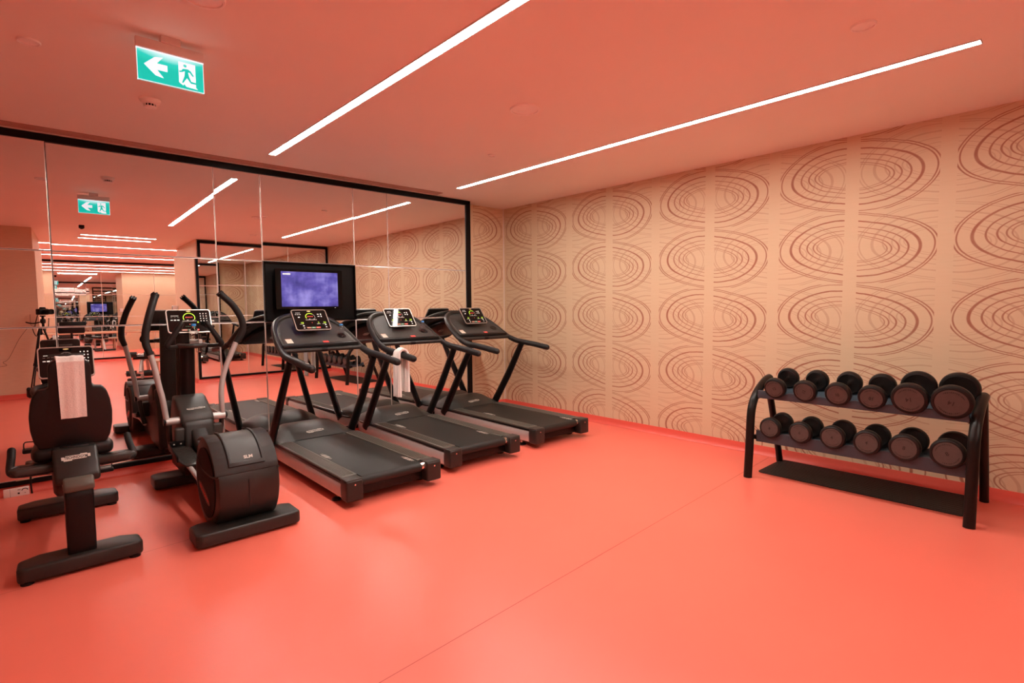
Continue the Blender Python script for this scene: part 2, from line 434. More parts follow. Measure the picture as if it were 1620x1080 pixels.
cove('baseboard_jamb_left', (JL, YF, 0), (JL, YE, 0), (1, 0, 0)); cove('baseboard_jamb_right', (JR, YF, 0), (JR, YE, 0), (-1, 0, 0))
struct(MB().box((W - .004, D - .004, C / 2 + .04), (0.010, 0.010, C - .09), bev=.003, seg=1).build('trim_1', 'whiteplastic'))
# body that carries the mirror, and the slot in the ceiling in front of it
struct(MB().box(((XL + 4.31) / 2, (YM + .012 + D) / 2, C / 2), (4.31 - XL, D - YM - .012, C)).build('trim_2', 'blackframe'))
struct(MB().box(((XL + 3.75) / 2, 5.37, C - .002), (3.75 - XL, 0.125, 0.010)).build('trim_3', 'slot'))

# ------------------------------------------------------------------ mirrors
def mirror_wall(name, label, xs, zs, y, face, frame_top, x0, x1, skip=(), tilt={}):
    """panes on a plane y, face = -1 when it faces -y; the black frame is part of it"""
    t = thing(name, label, 'mirror', (0, y, 0))
    for i in range(len(xs) - 1):
        for j in range(len(zs) - 1):
            if (i, j) in skip: continue
            a, b, c, d = xs[i], xs[i + 1], zs[j], zs[j + 1]
            g = 0.0022
            m_ = MB(); bw = 0.004
            cx, cz = (a + b) / 2, (c + d) / 2; hw, hh = (b - a) / 2 - g, (d - c) / 2 - g
            o_ = [(-hw, -hh), (hw, -hh), (hw, hh), (-hw, hh)]; i_ = [(-hw + bw, -hh + bw), (hw - bw, -hh + bw), (hw - bw, hh - bw), (-hw + bw, hh - bw)]
            vf = [m_.bm.verts.new((p[0], face * 0.004, p[1])) for p in i_]; vo = [m_.bm.verts.new((p[0], face * 0.0026, p[1])) for p in o_]
            vb = [m_.bm.verts.new((p[0], -face * 0.002, p[1])) for p in o_]
            m_.bm.faces.new(vf)
            for k in range(4):
                f = m_.bm.faces.new((vf[k], vf[(k + 1) % 4], vo[(k + 1) % 4], vo[k])); f.material_index = 1
                f = m_.bm.faces.new((vo[k], vo[(k + 1) % 4], vb[(k + 1) % 4], vb[k])); f.material_index = 1
            f = m_.bm.faces.new(vb); f.material_index = 1
            ti = tilt.get((i, j), (0, 0))
            m_.build('mirror_pane', ['mirror', 'mirror_edge'], t, sharp=0.3, loc=(cx, 0, cz), rot=(R(ti[0]), 0, R(ti[1])))
    fy = face * 0.004
    MB().box(((x0 + x1) / 2, fy, (zs[-1] + frame_top) / 2), (x1 - x0, 0.03, frame_top - zs[-1]), bev=.003, seg=1).build('frame_rail', 'blackframe', t)
    MB().box(((x0 + x1) / 2, fy, zs[0] - .019), (x1 - x0, 0.03, .038), bev=.003, seg=1).build('frame_rail', 'blackframe', t)
    return t
XS = [-3.13, -2.13, -0.97, 0.187, 1.345, 1.75, 2.705, 3.12, 4.24]
ZS = [0.107, 1.27, 1.862, 2.695]
TILT = {(2, 0): (0.0, -1.7), (2, 1): (-0.1, -1.85), (2, 2): (-0.15, -1.75), (3, 2): (-0.2, -.65), (3, 1): (-.1, -.45), (3, 0): (0, -.35), (4, 2): (-0.25, 0), (7, 2): (-.05, .04), (6, 2): (-.1, .02), (6, 1): (0, -.05)}
mw = mirror_wall('wall_mirror', 'large black framed mirror wall of square panes behind the treadmills', XS, ZS, YM, -1, 2.749, XL, 4.31, skip={(5, 1)}, tilt=TILT)
MB().box((4.275, -.004, 1.41), (0.07, 0.03, 2.645), bev=.003, seg=1).build('frame_stile', 'blackframe', mw)
mo = mirror_wall('wall_mirror', 'black framed mirror seen reflected, on the pier opposite beside the patterned wall', [2.38, 3.3, 4.15, 4.96], [0.107, 1.27, 1.862, 2.68], YE + .006, 1, 2.735, 2.34, 5.0)
for x in (2.36, 4.98): MB().box((x, .004, 1.41), (0.045, 0.03, 2.62), bev=.003, seg=1).build('frame_stile', 'blackframe', mo)
mf = mirror_wall('wall_mirror', 'far mirror of the rear room, seen reflected behind the barre', [-3.1, -2.0, -0.9, 0.25, 1.4, 2.6, 3.8, 4.95], [0.107, 1.27, 1.862, 2.70], YB + .006, 1, 2.745, XL, W)

# ------------------------------------------------------------------ strip lights
def strip(label, a, b, wd=0.052, cuts=(), glow='diffuser', group=None):
    """a,b = ends in x,y"""
    a, b = Vector((a[0], a[1], C)), Vector((b[0], b[1], C)); L = (b - a).length; ang = math.atan2(b.y - a.y, b.x - a.x)
    t = thing('linear_light', label, 'light', (a.x, a.y, C), ang, group)
    ss = [0] + list(cuts) + [L]
    for k, (p, q) in enumerate(zip(ss, ss[1:])):
        MB().box(((p + q) / 2, 0, -0.003), (q - p - .003, wd, 0.005)).build('diffuser', glow, t)
    m_ = MB()
    for s in (-1, 1): m_.box((L / 2, s * (wd / 2 + .003), -.003), (L + .012, .005, .008))
    for x in (-.003, L + .003): m_.box((x, 0, -.003), (.005, wd, .008))
    m_.build('housing', 'housing', t)
    return t
strip('wide white strip light recessed over the treadmills, nearer the exit sign', (1.686, 1.08), (1.686, 4.95), cuts=(1.1, 2.3, 3.1), wd=.056)
strip('long white strip light recessed beside the patterned wall', (3.737, 0.475), (3.737, 4.985), cuts=(1.19, 2.28, 3.33), wd=.052)
G = 'strip lights of the rear room'
strip('short strip light in the passage, first one seen in the mirror', (0.66, -0.85), (1.75, -0.85), wd=.05, group=G, glow='diffuser_rear')
strip('short strip light in the passage, second one seen in the mirror', (0.64, -1.35), (1.73, -1.35), wd=.05, group=G, glow='diffuser_rear')
strip('long cross strip light of the rear room, nearest the passage', (-2.8, -2.75), (4.8, -2.75), cuts=(2.5, 5), wd=.05, group=G, glow='diffuser_rear')
strip('long cross strip light in the middle of the rear room', (-2.8, -4.2), (4.8, -4.2), cuts=(2.5, 5), wd=.05, group=G, glow='diffuser_rear')
strip('long cross strip light of the rear room, nearest the far mirror', (-2.8, -5.6), (4.6, -5.6), cuts=(2.5, 5), wd=.05, group=G, glow='diffuser_rear')

# ------------------------------------------------------------------ ceiling fittings
def disc(name, label, cat, x, y, r, ring=True, group=None):
    t = thing(name, label, cat, (x, y, C), 0, group)
    MB().lathe([(r, .001), (r, -.004), (r * .96, -.010), (r * .86, -.010), (r * .84, -.001)], seg=36).build('ring', 'fitting', t)
    if ring: MB().lathe([(r * .84, .001), (r * .84, -.004), (r * .5, -.006), (0, -.007)], seg=32).build('cover', 'fitting', t)
    return t
disc('ceiling_speaker', 'round flush ceiling disc between the two strip lights', 'speaker', 2.62, 2.72, .105)
disc('ceiling_speaker', 'round ceiling disc cut by the top edge of the picture above the exit sign', 'speaker', .65, 2.68, .085)
disc('sprinkler_cover', 'small flush ceiling disc left of the exit sign', 'sprinkler cover', .09, 3.68, .048)
disc('sprinkler_cover', 'flush ceiling disc above the right end of the long strip light', 'sprinkler cover', 3.097, .835, .055)
disc('sprinkler_cover', 'tiny ceiling disc near the far end of the long strip light', 'sprinkler cover', 3.165, 3.72, .035)
sd = thing('smoke_detector', 'small domed smoke detector on the ceiling below the exit sign', 'smoke detector', (.675, 4.19, C))
MB().lathe([(.06, .001), (.06, -.008), (.054, -.014), (.050, -.022), (.036, -.030)], seg=32).build('base', 'fitting', sd)
MB().lathe([(.031, -.028), (.031, -.044)], seg=24).build('dark_core', 'black', sd)
m_ = MB()
for k in range(12):
    a = 2 * math.pi * k / 12; m_.box((.034 * math.cos(a), .034 * math.sin(a), -.037), (.006, .004, .016), rot=(0, 0, a))
m_.build('grille', 'fitting', sd)
MB().lathe([(.036, -.044), (.032, -.050), (.018, -.054), (0, -.055)], seg=24).build('cap', 'fitting', sd)
pr = thing('motion_sensor', 'black cube sensor on the ceiling, seen in the mirror by the exit sign', 'sensor', (.62, .35, C))
MB().box((0, 0, -.025), (.07, .07, .05), bev=.008).build('body', 'black', pr)
MB().lathe([(.022, -.048), (.018, -.058), (0, -.064)], seg=16).build('lens', 'gloss', pr)

# exit sign -----------------------------------------------------------
es = thing('exit_sign', 'green lit exit sign with arrow and running man, hanging from the ceiling', 'exit sign', (.613, 3.2, C))
MB().box((0, 0, -.016), (.085, .05, .034), bev=.004).build('ceiling_mount', 'whiteplastic', es)
MB().box((0, 0, -.054), (.296, .030, .048), bev=.004).build('housing', 'whiteplastic', es)
pn = MB().box((0, 0, -.156), (.288, .008, .150), bev=.001, seg=1).build('panel', 'signgreen', es)
MB().box((0, 0, -.0805), (.290, .012, .004)).build('light_slot', 'signwhite', es)
def pictogram(yf, s):
    m_ = MB()
    X = lambda u: u * .288 * s; Z = lambda v: -.081 - v * .150
    def poly(pts, d=.0006, mi=0):
        m_.mi = mi
        m_.prism([(X(u), Z(v)) for u, v in pts], 'Y', yf, yf - d * (1 if yf < 0 else -1))
    # border
    for a, b, c, d in ((-.5, .5, 0, .012), (-.5, .5, .985, 1), (-.5, -.493, 0, 1), (.493, .5, 0, 1)): poly([(a, c), (b, c), (b, d), (a, d)])
    poly([(-.40, .47), (-.24, .18), (-.12, .14), (-.215, .37), (-.06, .37), (-.06, .57), (-.215, .57), (-.12, .80), (-.24, .76)])       # arrow
    poly([(.11, .12), (.37, .12), (.37, .88), (.40, .92), (.22, .90), (.19, .82), (.17, .88), (.11, .80)])                               # doorway
    # man
    def mp(pts): poly(pts, .0011, 1)
    mp([(.21 + .028 * math.cos(a), .22 + .052 * math.sin(a)) for a in [2 * math.pi * k / 14 for k in range(14)]])
    mp([(.175, .33), (.255, .31), (.30, .36), (.345, .50), (.325, .53), (.275, .41), (.255, .42), (.270, .56), (.30, .70), (.40, .71), (.43, .76), (.29, .77), (.235, .62), (.205, .70), (.175, .80), (.150, .80), (.195, .56), (.205, .40), (.17, .44), (.12, .47), (.115, .42), (.15, .40)])
    return m_.build('pictogram', ['signwhite', 'signgreen'], pn)
pictogram(-.0042, 1)
pb = pictogram(.0042, 1)

# ------------------------------------------------------------------ tv in its niche
tvp = thing('tv_niche', 'gloss black recess panel around the television in the mirror wall', 'panel', (2.2275, YM, 1.566))
MB().box((0, .002, 0), (.955, .004, .588)).build('back_panel', 'blackframe', tvp)
m_ = MB()
for s in (-1, 1): m_.box((s * .470, -.012, 0), (.014, .030, .588), bev=.002, seg=1); m_.box((0, -.012, s * .287), (.926, .030, .014), bev=.002, seg=1)
m_.build('edge_frame', 'gloss', tvp)
tv = thing('television', 'wall television showing a violet blue cloudy picture', 'television', (2.165, 5.40, 1.59))
MB().prism(rrect(.68, .400, .012), 'Y', 0.0, .045, bev=.003, seg=1).build('case', 'gloss', tv)
scr = MB().box((.0, -.001, .0), (.575, .003, .345)).build('screen', 'tvpic', tv)
MB().box((-.235, -.003, .148), (.075, .001, .013)).build('caption_strip', 'icon', scr)
MB().box((0, .066, 0), (.3, .045, .2)).build('wall_bracket', 'blackframe', tv)
MB().box((.255, -.001, -.187), (.012, .002, .003)).build('standby_mark', 'icon', tv)

# ------------------------------------------------------------------ display used on every machine
def display(parent, m, w, h, kind):
    """tablet-like display; m maps (x right, y up, z toward the user)"""
    d = MB().prism(rrect(w, h, .022), 'Z', -.022, .0, bev=.004, seg=2, m=m).build('display', 'graphite', parent)
    m_ = MB()
    out, inn = rrect(w, h, .022, 6), rrect(w - .014, h - .014, .017, 6)
    vo = [m_.bm.verts.new(m @ Vector((a, b, .003))) for a, b in out]; vi = [m_.bm.verts.new(m @ Vector((a, b, .003))) for a, b in inn]
    vl = [m_.bm.verts.new(m @ Vector((a, b, -.004))) for a, b in out]; vj = [m_.bm.verts.new(m @ Vector((a, b, -.001))) for a, b in inn]
    n = len(out)
    for k in range(n):
        j = (k + 1) % n
        m_.bm.faces.new((vo[k], vo[j], vi[j], vi[k])); m_.bm.faces.new((vl[k], vl[j], vo[j], vo[k])); m_.bm.faces.new((vi[k], vi[j], vj[j], vj[k]))
    m_.build('rim', 'rim', d)
    MB().prism(inn, 'Z', -.002, .0012, m=m).build('glass', 'glass', d)
    g = MB()
    def bx(x, y, a, b, mi): g.mi = mi; g.prism([(x - a / 2, y - b / 2), (x + a / 2, y - b / 2), (x + a / 2, y + b / 2), (x - a / 2, y + b / 2)], 'Z', .0012, .0022, m=m)
    k = w / .33; q = h / .21
    g.mi = 3; g.prism(oval(.034 * k, .009 * q, 16, 0, .088 * q), 'Z', .0012, .0022, m=m)
    # gauge arc
    arc_mi = 4 if kind == 'off' else 0
    r0, r1 = .040 * k, .046 * k; cy_ = .030 * q
    pts = 18
    for s in range(pts):
        a0, a1 = R(205 - 230 * s / pts), R(205 - 230 * (s + 1) / pts)
        lit = (s < 12 or kind == 'trainer')
        g.mi = arc_mi if lit else 4
        g.prism([(r0 * math.cos(a0), cy_ + r0 * math.sin(a0) * .95), (r1 * math.cos(a0), cy_ + r1 * math.sin(a0) * .95), (r1 * math.cos(a1), cy_ + r1 * math.sin(a1) * .95), (r0 * math.cos(a1), cy_ + r0 * math.sin(a1) * .95)], 'Z', .0012, .0022, m=m)
    if kind == 'off':
        for s in range(9):
            a0 = R(200 - 220 * s / 8); bx(.034 * k * math.cos(a0), cy_ + .034 * k * math.sin(a0), .003, .003, 4)
    else:
        for i in range(4): bx((-.021 + i * .014) * k, .034 * q, .009 * k, .010, 2)
        bx(0, .000 * q, .105 * k, .011, 4); bx(-.012 * k, .0085 * q, .012, .003, 1); bx(.030 * k, .0085 * q, .008, .004, 1)
        bx(.0, -.030 * q, .006, .007, 2)
        for i, mi in enumerate((5, 6, 2)): bx((-.044 + i * .044) * k, -.080 * q, .040 * k, .015, mi)
        for i in range(3): bx((-.052 + i * .013) * k, -.080 * q, .007, .003, 1)
        for i in range(4): bx((-.010 + i * .007) * k, -.080 * q, .004, .008, 1)
        for i in range(3): bx((.034 + i * .009) * k, -.080 * q, .005, .006, 1)
    if kind == 'treadmill':
        for x0 in (-.100, .060, .112):
            for i in range(2 if x0 != .060 else 1):
                x = (x0 + i * .013) * k
                bx(x, -.030 * q, .009, .002, 0); bx(x, -.023 * q, .009, .002, 0); bx(x, -.037 * q, .009, .002, 0); bx(x + .0045, -.030 * q, .002, .014, 0)
            bx((x0 - .002) * k, -.043 * q, .034, .002, 1)
        bx(-.088 * k, -.060 * q, .012, .011, 1); bx(-.088 * k, -.082 * q, .014, .007, 1); bx(.122 * k, -.054 * q, .012, .010, 1); bx(.122 * k, -.076 * q, .012, .007, 1)
        for i in range(5): bx((-.125 + i * .009) * k, .072 * q, .006, .004, 1)
        for i in range(3): bx((-.130 + i * .020) * k, .056 * q, .013, .004, 1)
        bx(-.108 * k, .028 * q, .016, .009, 1)
        for yy in (.056, .034): bx(.080 * k, yy * q, .018, .005, 1); bx(.106 * k, yy * q, .009, .014, 1)
    else:
        for i in range(7): bx((-.128 + i * .008) * k, .048 * q, .006, .004, 1)
        for i in range(3): bx((-.128 + i * .024) * k, .034 * q, .014, .004, 4); bx((-.128 + i * .024) * k, .010 * q, .016, .006 + .003 * (i > 0), 1)
        for i in range(3):
            for j in range(4): bx((.086 + i * .022) * k, (.066 - j * .022) * q, .007, .008, 1)
        if kind == 'trainer':
            for xx in (-.052, .062): bx(xx * k, -.012 * q, .010, .010, 0)
            for i in range(5): bx((-.03 + i * .015) * k, -.048 * q, .010, .003, 6)
    g.build('screen_graphics', ['lime', 'icon', 'red', 'amber', 'greykey', 'orangekey', 'greenkey'], d)
    return d

def logo(parent, m, w, h, plate='badge', dark=True):
    """stepped white maker's plate with dark lettering"""
    a = w / 2; b = h / 2
    poly = [(-a, b * .45), (-a * .72, b * .45), (-a * .72, b * .72), (a * .30, b * .72), (a * .30, b), (a * .78, b), (a * .78, b * .72), (a, b * .72), (a, -b * .3), (a * .75, -b * .3), (a * .75, -b * .62), (-a * .28, -b * .62), (-a * .28, -b), (-a * .86, -b), (-a * .86, -b * .6), (-a, -b * .6)]
    o = MB().prism(poly, 'Z', 0, .0012, m=m).build('maker_badge', plate, parent)
    text_mesh('TECHNOGYM', h * .62, 'lettering', 'ink', None, m @ Matrix.Translation((0, 0, .0014)), sx=w * .86 / (h * .62 * 6.6), bold=.0005)
    t = COL.objects[-1]; t.parent = parent
    return o

# ------------------------------------------------------------------ towel helper
def cloth_strip(profile, x0, x1, nx, thick=.006, fold=.004, seed=1, taper=0.0, skew=0.0):
    """profile = list of (y,z); strip spans x0..x1; returns MB"""
    rnd = random.Random(seed); ph = [rnd.uniform(0, 6) for _ in range(4)]
    m_ = MB(); top = []; n = len(profile)
    for i, (y, z) in enumerate(profile):
        row = []
        for j in range(nx + 1):
            t = j / nx; x = x0 + (x1 - x0) * t
            s = i / (n - 1)
            x = (x - (x0 + x1) / 2) * (1 - taper * s) + (x0 + x1) / 2 + skew * s
            dz = fold * math.sin(t * 9 + ph[0] + s * 3) + fold * .6 * math.sin(t * 21 + ph[1])
            row.append((x, y, z, dz))
        top.append(row)
    def nrm(i):
        a = profile[max(i - 1, 0)]; b = profile[min(i + 1, n - 1)]
        dy, dz = b[0] - a[0], b[1] - a[1]; l = math.hypot(dy, dz) or 1
        return (dz / l, -dy / l)
    f, bk = [], []
    for i, row in enumerate(top):
        ny, nz = nrm(i)
        f.append([m_.bm.verts.new((x, y - ny * (thick / 2 + d) , z - nz * (thick / 2 + d))) for x, y, z, d in row])
        bk.append([m_.bm.verts.new((x, y + ny * (thick / 2 - d), z + nz * (thick / 2 - d))) for x, y, z, d in row])
    for i in range(n - 1):
        for j in range(nx):
            m_.bm.faces.new((f[i][j], f[i][j + 1], f[i + 1][j + 1], f[i + 1][j])); m_.bm.faces.new((bk[i][j], bk[i + 1][j], bk[i + 1][j + 1], bk[i][j + 1]))
    for i in range(n - 1):
        m_.bm.faces.new((f[i][0], f[i + 1][0], bk[i + 1][0], bk[i][0])); m_.bm.faces.new((f[i][nx], bk[i][nx], bk[i + 1][nx], f[i + 1][nx]))
    for j in range(nx):
        m_.bm.faces.new((f[0][j], bk[0][j], bk[0][j + 1], f[0][j + 1])); m_.bm.faces.new((f[-1][j], f[-1][j + 1], bk[-1][j + 1], bk[-1][j]))
    return m_

def bottle(label, loc, rot=(0, 0, 0), h=.165, r=.030):
    t = thing('water_bottle', label, 'bottle', loc, 0, None); t.rotation_euler = rot
    prof = [(r * .85, 0), (r, .006)]
    z = .012
    while z < h * .62:
        prof += [(r, z), (r * .93, z + .005), (r, z + .010)]; z += .015
    prof += [(r, h * .66), (r * .8, h * .76), (r * .48, h * .86), (r * .42, h * .88), (r * .42, h * .93)]
    MB().lathe(prof, seg=20).build('body', 'bottle', t)
    MB().lathe([(r * .52, h * .90), (r * .54, h * .905), (r * .54, h * .99), (r * .48, h)], seg=20).build('cap', 'bluecap', t)
    return t

# ------------------------------------------------------------------ treadmill (local: y=0 rear, +y to the mirror)
def make_treadmill(label):
    t = thing('treadmill', label, 'treadmill', (0, 0, 0), 0, 'treadmills facing the mirror')
    # chassis and feet
    MB().box((0, .95, .095), (.64, 1.75, .08), bev=.01).build('chassis', 'black', t)
    for s in (-1, 1):
        f_o = MB().lathe([(.045, 0), (.045, .008), (.028, .018), (.012, .022)], c=(s * .345, .25, 0), seg=20).build('foot', 'black', t)
        MB().lathe([(.010, .018), (.010, .065)], c=(s * .345, .25, 0), seg=12).build('chrome_stem', 'chrome', f_o)
        f_o = MB().tube([(s * .32, 1.62, .032), (s * .345, 1.62, .032)], .032, seg=16).build('transport_wheel', 'rubber', t)
        # aluminium side panel, with the front turned in
        prof = [(.372, .055), (.386, .060), (.392, .085), (.392, .140), (.384, .160), (.372, .165)]
        path = [(.10, 0), (.5, 0), (1.0, 0), (1.55, 0), (1.72, -.008), (1.84, -.035), (1.92, -.09), (1.97, -.17), (1.99, -.28), (2.0, -.385)]
        rings = [[(s * (px + dx), y, pz) for px, pz in prof] + [(s * (.36 + dx), y, .165), (s * (.36 + dx), y, .055)] for y, dx in path]
        MB().ring_mesh(rings).build('side_panel', 'silver', t)
        MB().box((s * .3625, .82, .176), (.045, 1.46, .020), bev=.004).build('black_channel', 'black', t)
        # ridged foot strip
        m_ = MB(); m_.box((s * .316, .77, .190), (.130, 1.30, .018), bev=.005)
        for k in range(6): m_.box((s * (.275 + k * .0155), .77, .2005), (.008, 1.24, .004), bev=.0012, seg=1)
        m_.build('foot_strip', 'tread_strip', t)
        # rear end cap
        cap = MB().box((s * .330, .047, .122), (.128, .105, .150), bev=.014, seg=3).build('end_cap', 'charcoal', t)
        cp = MB().box((s * .330, .055, .196), (.124, .11, .012), bev=.005).build('cap_cover', 'graphite', cap)
        MB().lathe([(.006, 0), (.006, -.003), (0, -.004)], axis='Y', c=(s * .33, -.005, .165), seg=12).build('screw', 'chrome', cap)
    # belt
    r = .036; poly = []
    for k in range(9): a = R(270 - 180 * k / 8); poly.append((.055 + r * math.cos(a), .163 + r * math.sin(a)))
    poly += [(1.44, .199), (1.44, .127)]
    MB().prism(poly, 'X', -.256, .234).build('running_belt', 'belt', t)
    for s in (-1, 1): MB().lathe([(.033, .225), (.033, .266)], axis='X', c=(0 if s > 0 else -.491, .055, .163), seg=20).build('roller_end', 'chrome', t)
    for x, y in ((-.232, .63), (.214, .10)):
        m_ = MB()
        for k, (wk, hk) in enumerate(((.006, .022), (.005, .028), (.012, .034), (.015, .036), (.008, .036), (.015, .036), (.006, .028), (.005, .022))):
            if y < .2 and k < 1: continue
            m_.box((0, k * .026, .1995), (hk, wk, .0012))
        m_.build('belt_marking', 'badge', t, loc=(x, y, 0))
    # motor hood
    def hs(y, zt, wt, zl=.168, wo=.372):
        return [(-wo, y, zl), (-wo + .004, y, zl + .02), (-(wo + wt) / 2 - .02, y, zl + (zt - zl) * .55), (-wt, y, zt - .006), (-wt + .02, y, zt), (wt - .02, y, zt), (wt, y, zt - .006), ((wo + wt) / 2 + .02, y, zl + (zt - zl) * .55), (wo - .004, y, zl + .02), (wo, y, zl)]
    secs = [hs(1.40, .205, .24), hs(1.44, .222, .24), hs(1.56, .272, .235), hs(1.64, .292, .225), hs(1.72, .298, .215), hs(1.82, .288, .21), hs(1.92, .258, .19, wo=.34), hs(1.99, .215, .16, wo=.28), hs(2.02, .18, .14, wo=.22)]
    hood = MB().ring_mesh([[Vector(p) for p in s_] for s_ in secs]).build('motor_hood', 'graphite', t, sharp=40)
    nose = [(-.385, 1.50), (-.39, 1.72), (-.36, 1.84), (-.28, 1.95), (-.16, 2.015), (0, 2.03), (.16, 2.015), (.28, 1.95), (.36, 1.84), (.39, 1.72), (.385, 1.50)]
    MB().prism(nose, 'Z', .163, .180, bev=.004).build('hood_rim', 'black', t)
    lm = frame_m((-.01, 1.490, .2465), (1, 0, 0), (0, .12, .050))
    logo(hood, lm, .165, .046)
    # uprights
    for s in (-1, 1):
        MB().tube([(s * .385, 1.60, .135), (s * .388, 1.30, .56), (s * .380, 1.04, .955)], [.050, .048, .040], seg=16, up=(0, 1, 0), ry=.62).build('upright', 'black', t)
    # handrail loop
    half = [(.372, .60, .930), (.374, .68, .940), (.375, .82, .958), (.375, .98, .973), (.374, 1.12, .987), (.370, 1.24, 1.020), (.362, 1.36, 1.078), (.344, 1.48, 1.150), (.315, 1.59, 1.215), (.268, 1.68, 1.268), (.19, 1.75, 1.306), (.10, 1.785, 1.325)]
    path = [(-x, y, z) for x, y, z in half] + [(0, 1.795, 1.330)] + list(reversed(half))
    hr = MB().tube(path, .0265, seg=14, smooth=3, round_end=True).build('handrail', 'charcoal', t)
    for s in (-1, 1):
        g_ = MB().tube([(s * x, y, z) for x, y, z in half[0:6]], [.031] * 5 + [.029], seg=16, smooth=3, round_end=True).build('grip', 'rubber', hr)
        MB().prism(oval(.026, .013, 16), 'Z', 0, .001, m=frame_m((s * .375 + (.0), .68, .9725), (0, 1, .12), (-1, 0, 0)) @ Matrix.Diagonal((2, 1.3, 1, 1))).build('grip_badge', 'badge', g_)
        MB().prism(oval(.020, .008, 16), 'Z', 0, .0014, m=frame_m((s * .375 + (.0), .68, .9725), (0, 1, .12), (-1, 0, 0)) @ Matrix.Diagonal((2, 1.3, 1, 1))).build('badge_mark', 'ink', g_)
    # console body in the tilted plane of the loop
    zp = lambda y: 1.080 + .49 * (y - 1.30)
    mt_ = frame_m((0, 1.30, zp(1.30)), (1, 0, 0), (0, 1, .50))
    L = math.sqrt(1 + .25)
    outl = [(-.345, 0), (-.338, .10 * L), (-.320, .20 * L), (-.290, .30 * L), (-.24, .39 * L), (-.17, .45 * L), (-.09, .48 * L), (0, .488 * L), (.09, .48 * L), (.17, .45 * L), (.24, .39 * L), (.290, .30 * L), (.320, .20 * L), (.338, .10 * L), (.345, 0)]
    con = MB().prism(outl, 'Z', -.05, .0, bev=.006, m=mt_).build('console', 'graphite', t)
    inl = [(a * .86, .02 + b * .80) for a, b in outl]
    MB().prism([(a * .8, .04 + b * .78) for a, b in outl], 'Z', -.10, -.045, bev=.02, seg=3, m=mt_).build('console_back', 'black', con)
    MB().prism(outl_in(outl), 'Z', -.001, .0035, bev=.002, seg=1, m=mt_).build('console_inlay', 'tread_dark', con)
    MB().box((0, 1.292, 1.064), (.70, .035, .040), bev=.010).build('front_lip', 'black', con)
    MB().tube([(-.36, 1.25, 1.030), (.36, 1.25, 1.030)], .019, seg=14).build('cross_bar', 'charcoal', t)
    MB().tube([(-.028, 1.25, 1.030), (.028, 1.25, 1.030)], .021, seg=14).build('bar_collar', 'black', t)
    # backside round emblem
    eb = mt_ @ Matrix.Translation((0.0, .22, -.1005)) @ Matrix.Rotation(math.pi, 4, 'Y')
    m_ = MB()
    m_.tube([eb @ Vector((.035 * math.cos(a), .035 * math.sin(a), .002)) for a in [2 * math.pi * k / 28 for k in range(28)]], .003, seg=6, closed=True)
    for yy, w_ in ((-.012, .05), (0, .06), (.012, .05)): m_.box(eb @ Vector((0, yy, .002)), (w_, .004, .006), rot=(math.atan(.5), 0, 0))
    m_.build('round_emblem', 'badge', con)
    # cup well with rim
    for s in (1,):
        c0 = mt_ @ Vector((.240, .120, .003))
        q = mt_.to_3x3()
        m_ = MB(); m_.tube([c0 + q @ Vector((.040 * math.cos(a), .040 * math.sin(a), 0)) for a in [2 * math.pi * k / 24 for k in range(24)]], .004, seg=8, closed=True); m_.build('cup_rim', 'black', con)
        MB().prism(oval(.078, .078, 24, .240, .120), 'Z', .0030, .0045, m=mt_).build('cup_well', 'black', con)
    # stickers
    st = MB().prism([(-.295, .022), (-.240, .022), (-.240, .100), (-.295, .100)], 'Z', .0035, .0045, m=mt_).build('paper_sticker', 'paper', con)
    st['label'] = 'cream paper instruction sticker'
    MB().prism([(-.295, .092), (-.240, .092), (-.240, .100), (-.295, .100)], 'Z', .0046, .0052, m=mt_).build('sticker_band', 'orangekey', con)
    rl = MB().prism([(.022, .006), (.076, .006), (.076, .036), (.022, .036)], 'Z', .0035, .0055, m=mt_).build('stop_key', 'redlabel', con)
    rl['label'] = 'red emergency stop tab'
    # display
    dm = frame_m((-.022, 1.465, 1.292), (1, 0, 0), (0, .16, .20))
    display(con if False else t, dm, .325, .238, 'treadmill')
    MB().box((-.022, 1.50, 1.22), (.12, .05, .08), bev=.012).build('display_neck', 'charcoal', t)
    return t
def outl_in(o): return [(a * .93, .016 + b * .93) for a, b in o]
MT['tread_dark'] = mat('console_inlay_plastic', (0.048, 0.042, 0.037), 0.5, noise=0.1, nscale=50, bump=0.1)
tr = make_treadmill('black treadmill nearest the elliptical trainer, with a bottle in its console')
tr.location = (1.985, 3.46, 0)
t2 = copy_tree(tr, loc=(2.970, 3.60, 0)); t2['label'] = 'black treadmill in the middle, with a white towel over its left handrail'
t3 = copy_tree(tr, loc=(4.025, 3.65, 0)); t3['label'] = 'black treadmill nearest the patterned wall, with an empty cup holder'
tr.rotation_euler.z = -.006; t2.rotation_euler.z = -.028; t3.rotation_euler.z = -.018
for q_, ys in ((t2, (1.03, .24)), (t3, (.82, .06))):
    for c_, y_ in zip(sorted([c for c in q_.children if c.name.startswith('belt_marking')], key=lambda c: c.location.x), ys): c_.location.y = y_
bottle('clear water bottle with blue cap on the treadmill nearest the elliptical trainer', (2.222, 4.852, 1.100), (R(-8), R(6), 0), h=.150, r=.030)
bottle('clear water bottle with blue cap on the middle treadmill beside the towel', (3.225, 4.990, 1.100), (R(-8), R(6), 0), h=.150, r=.030)
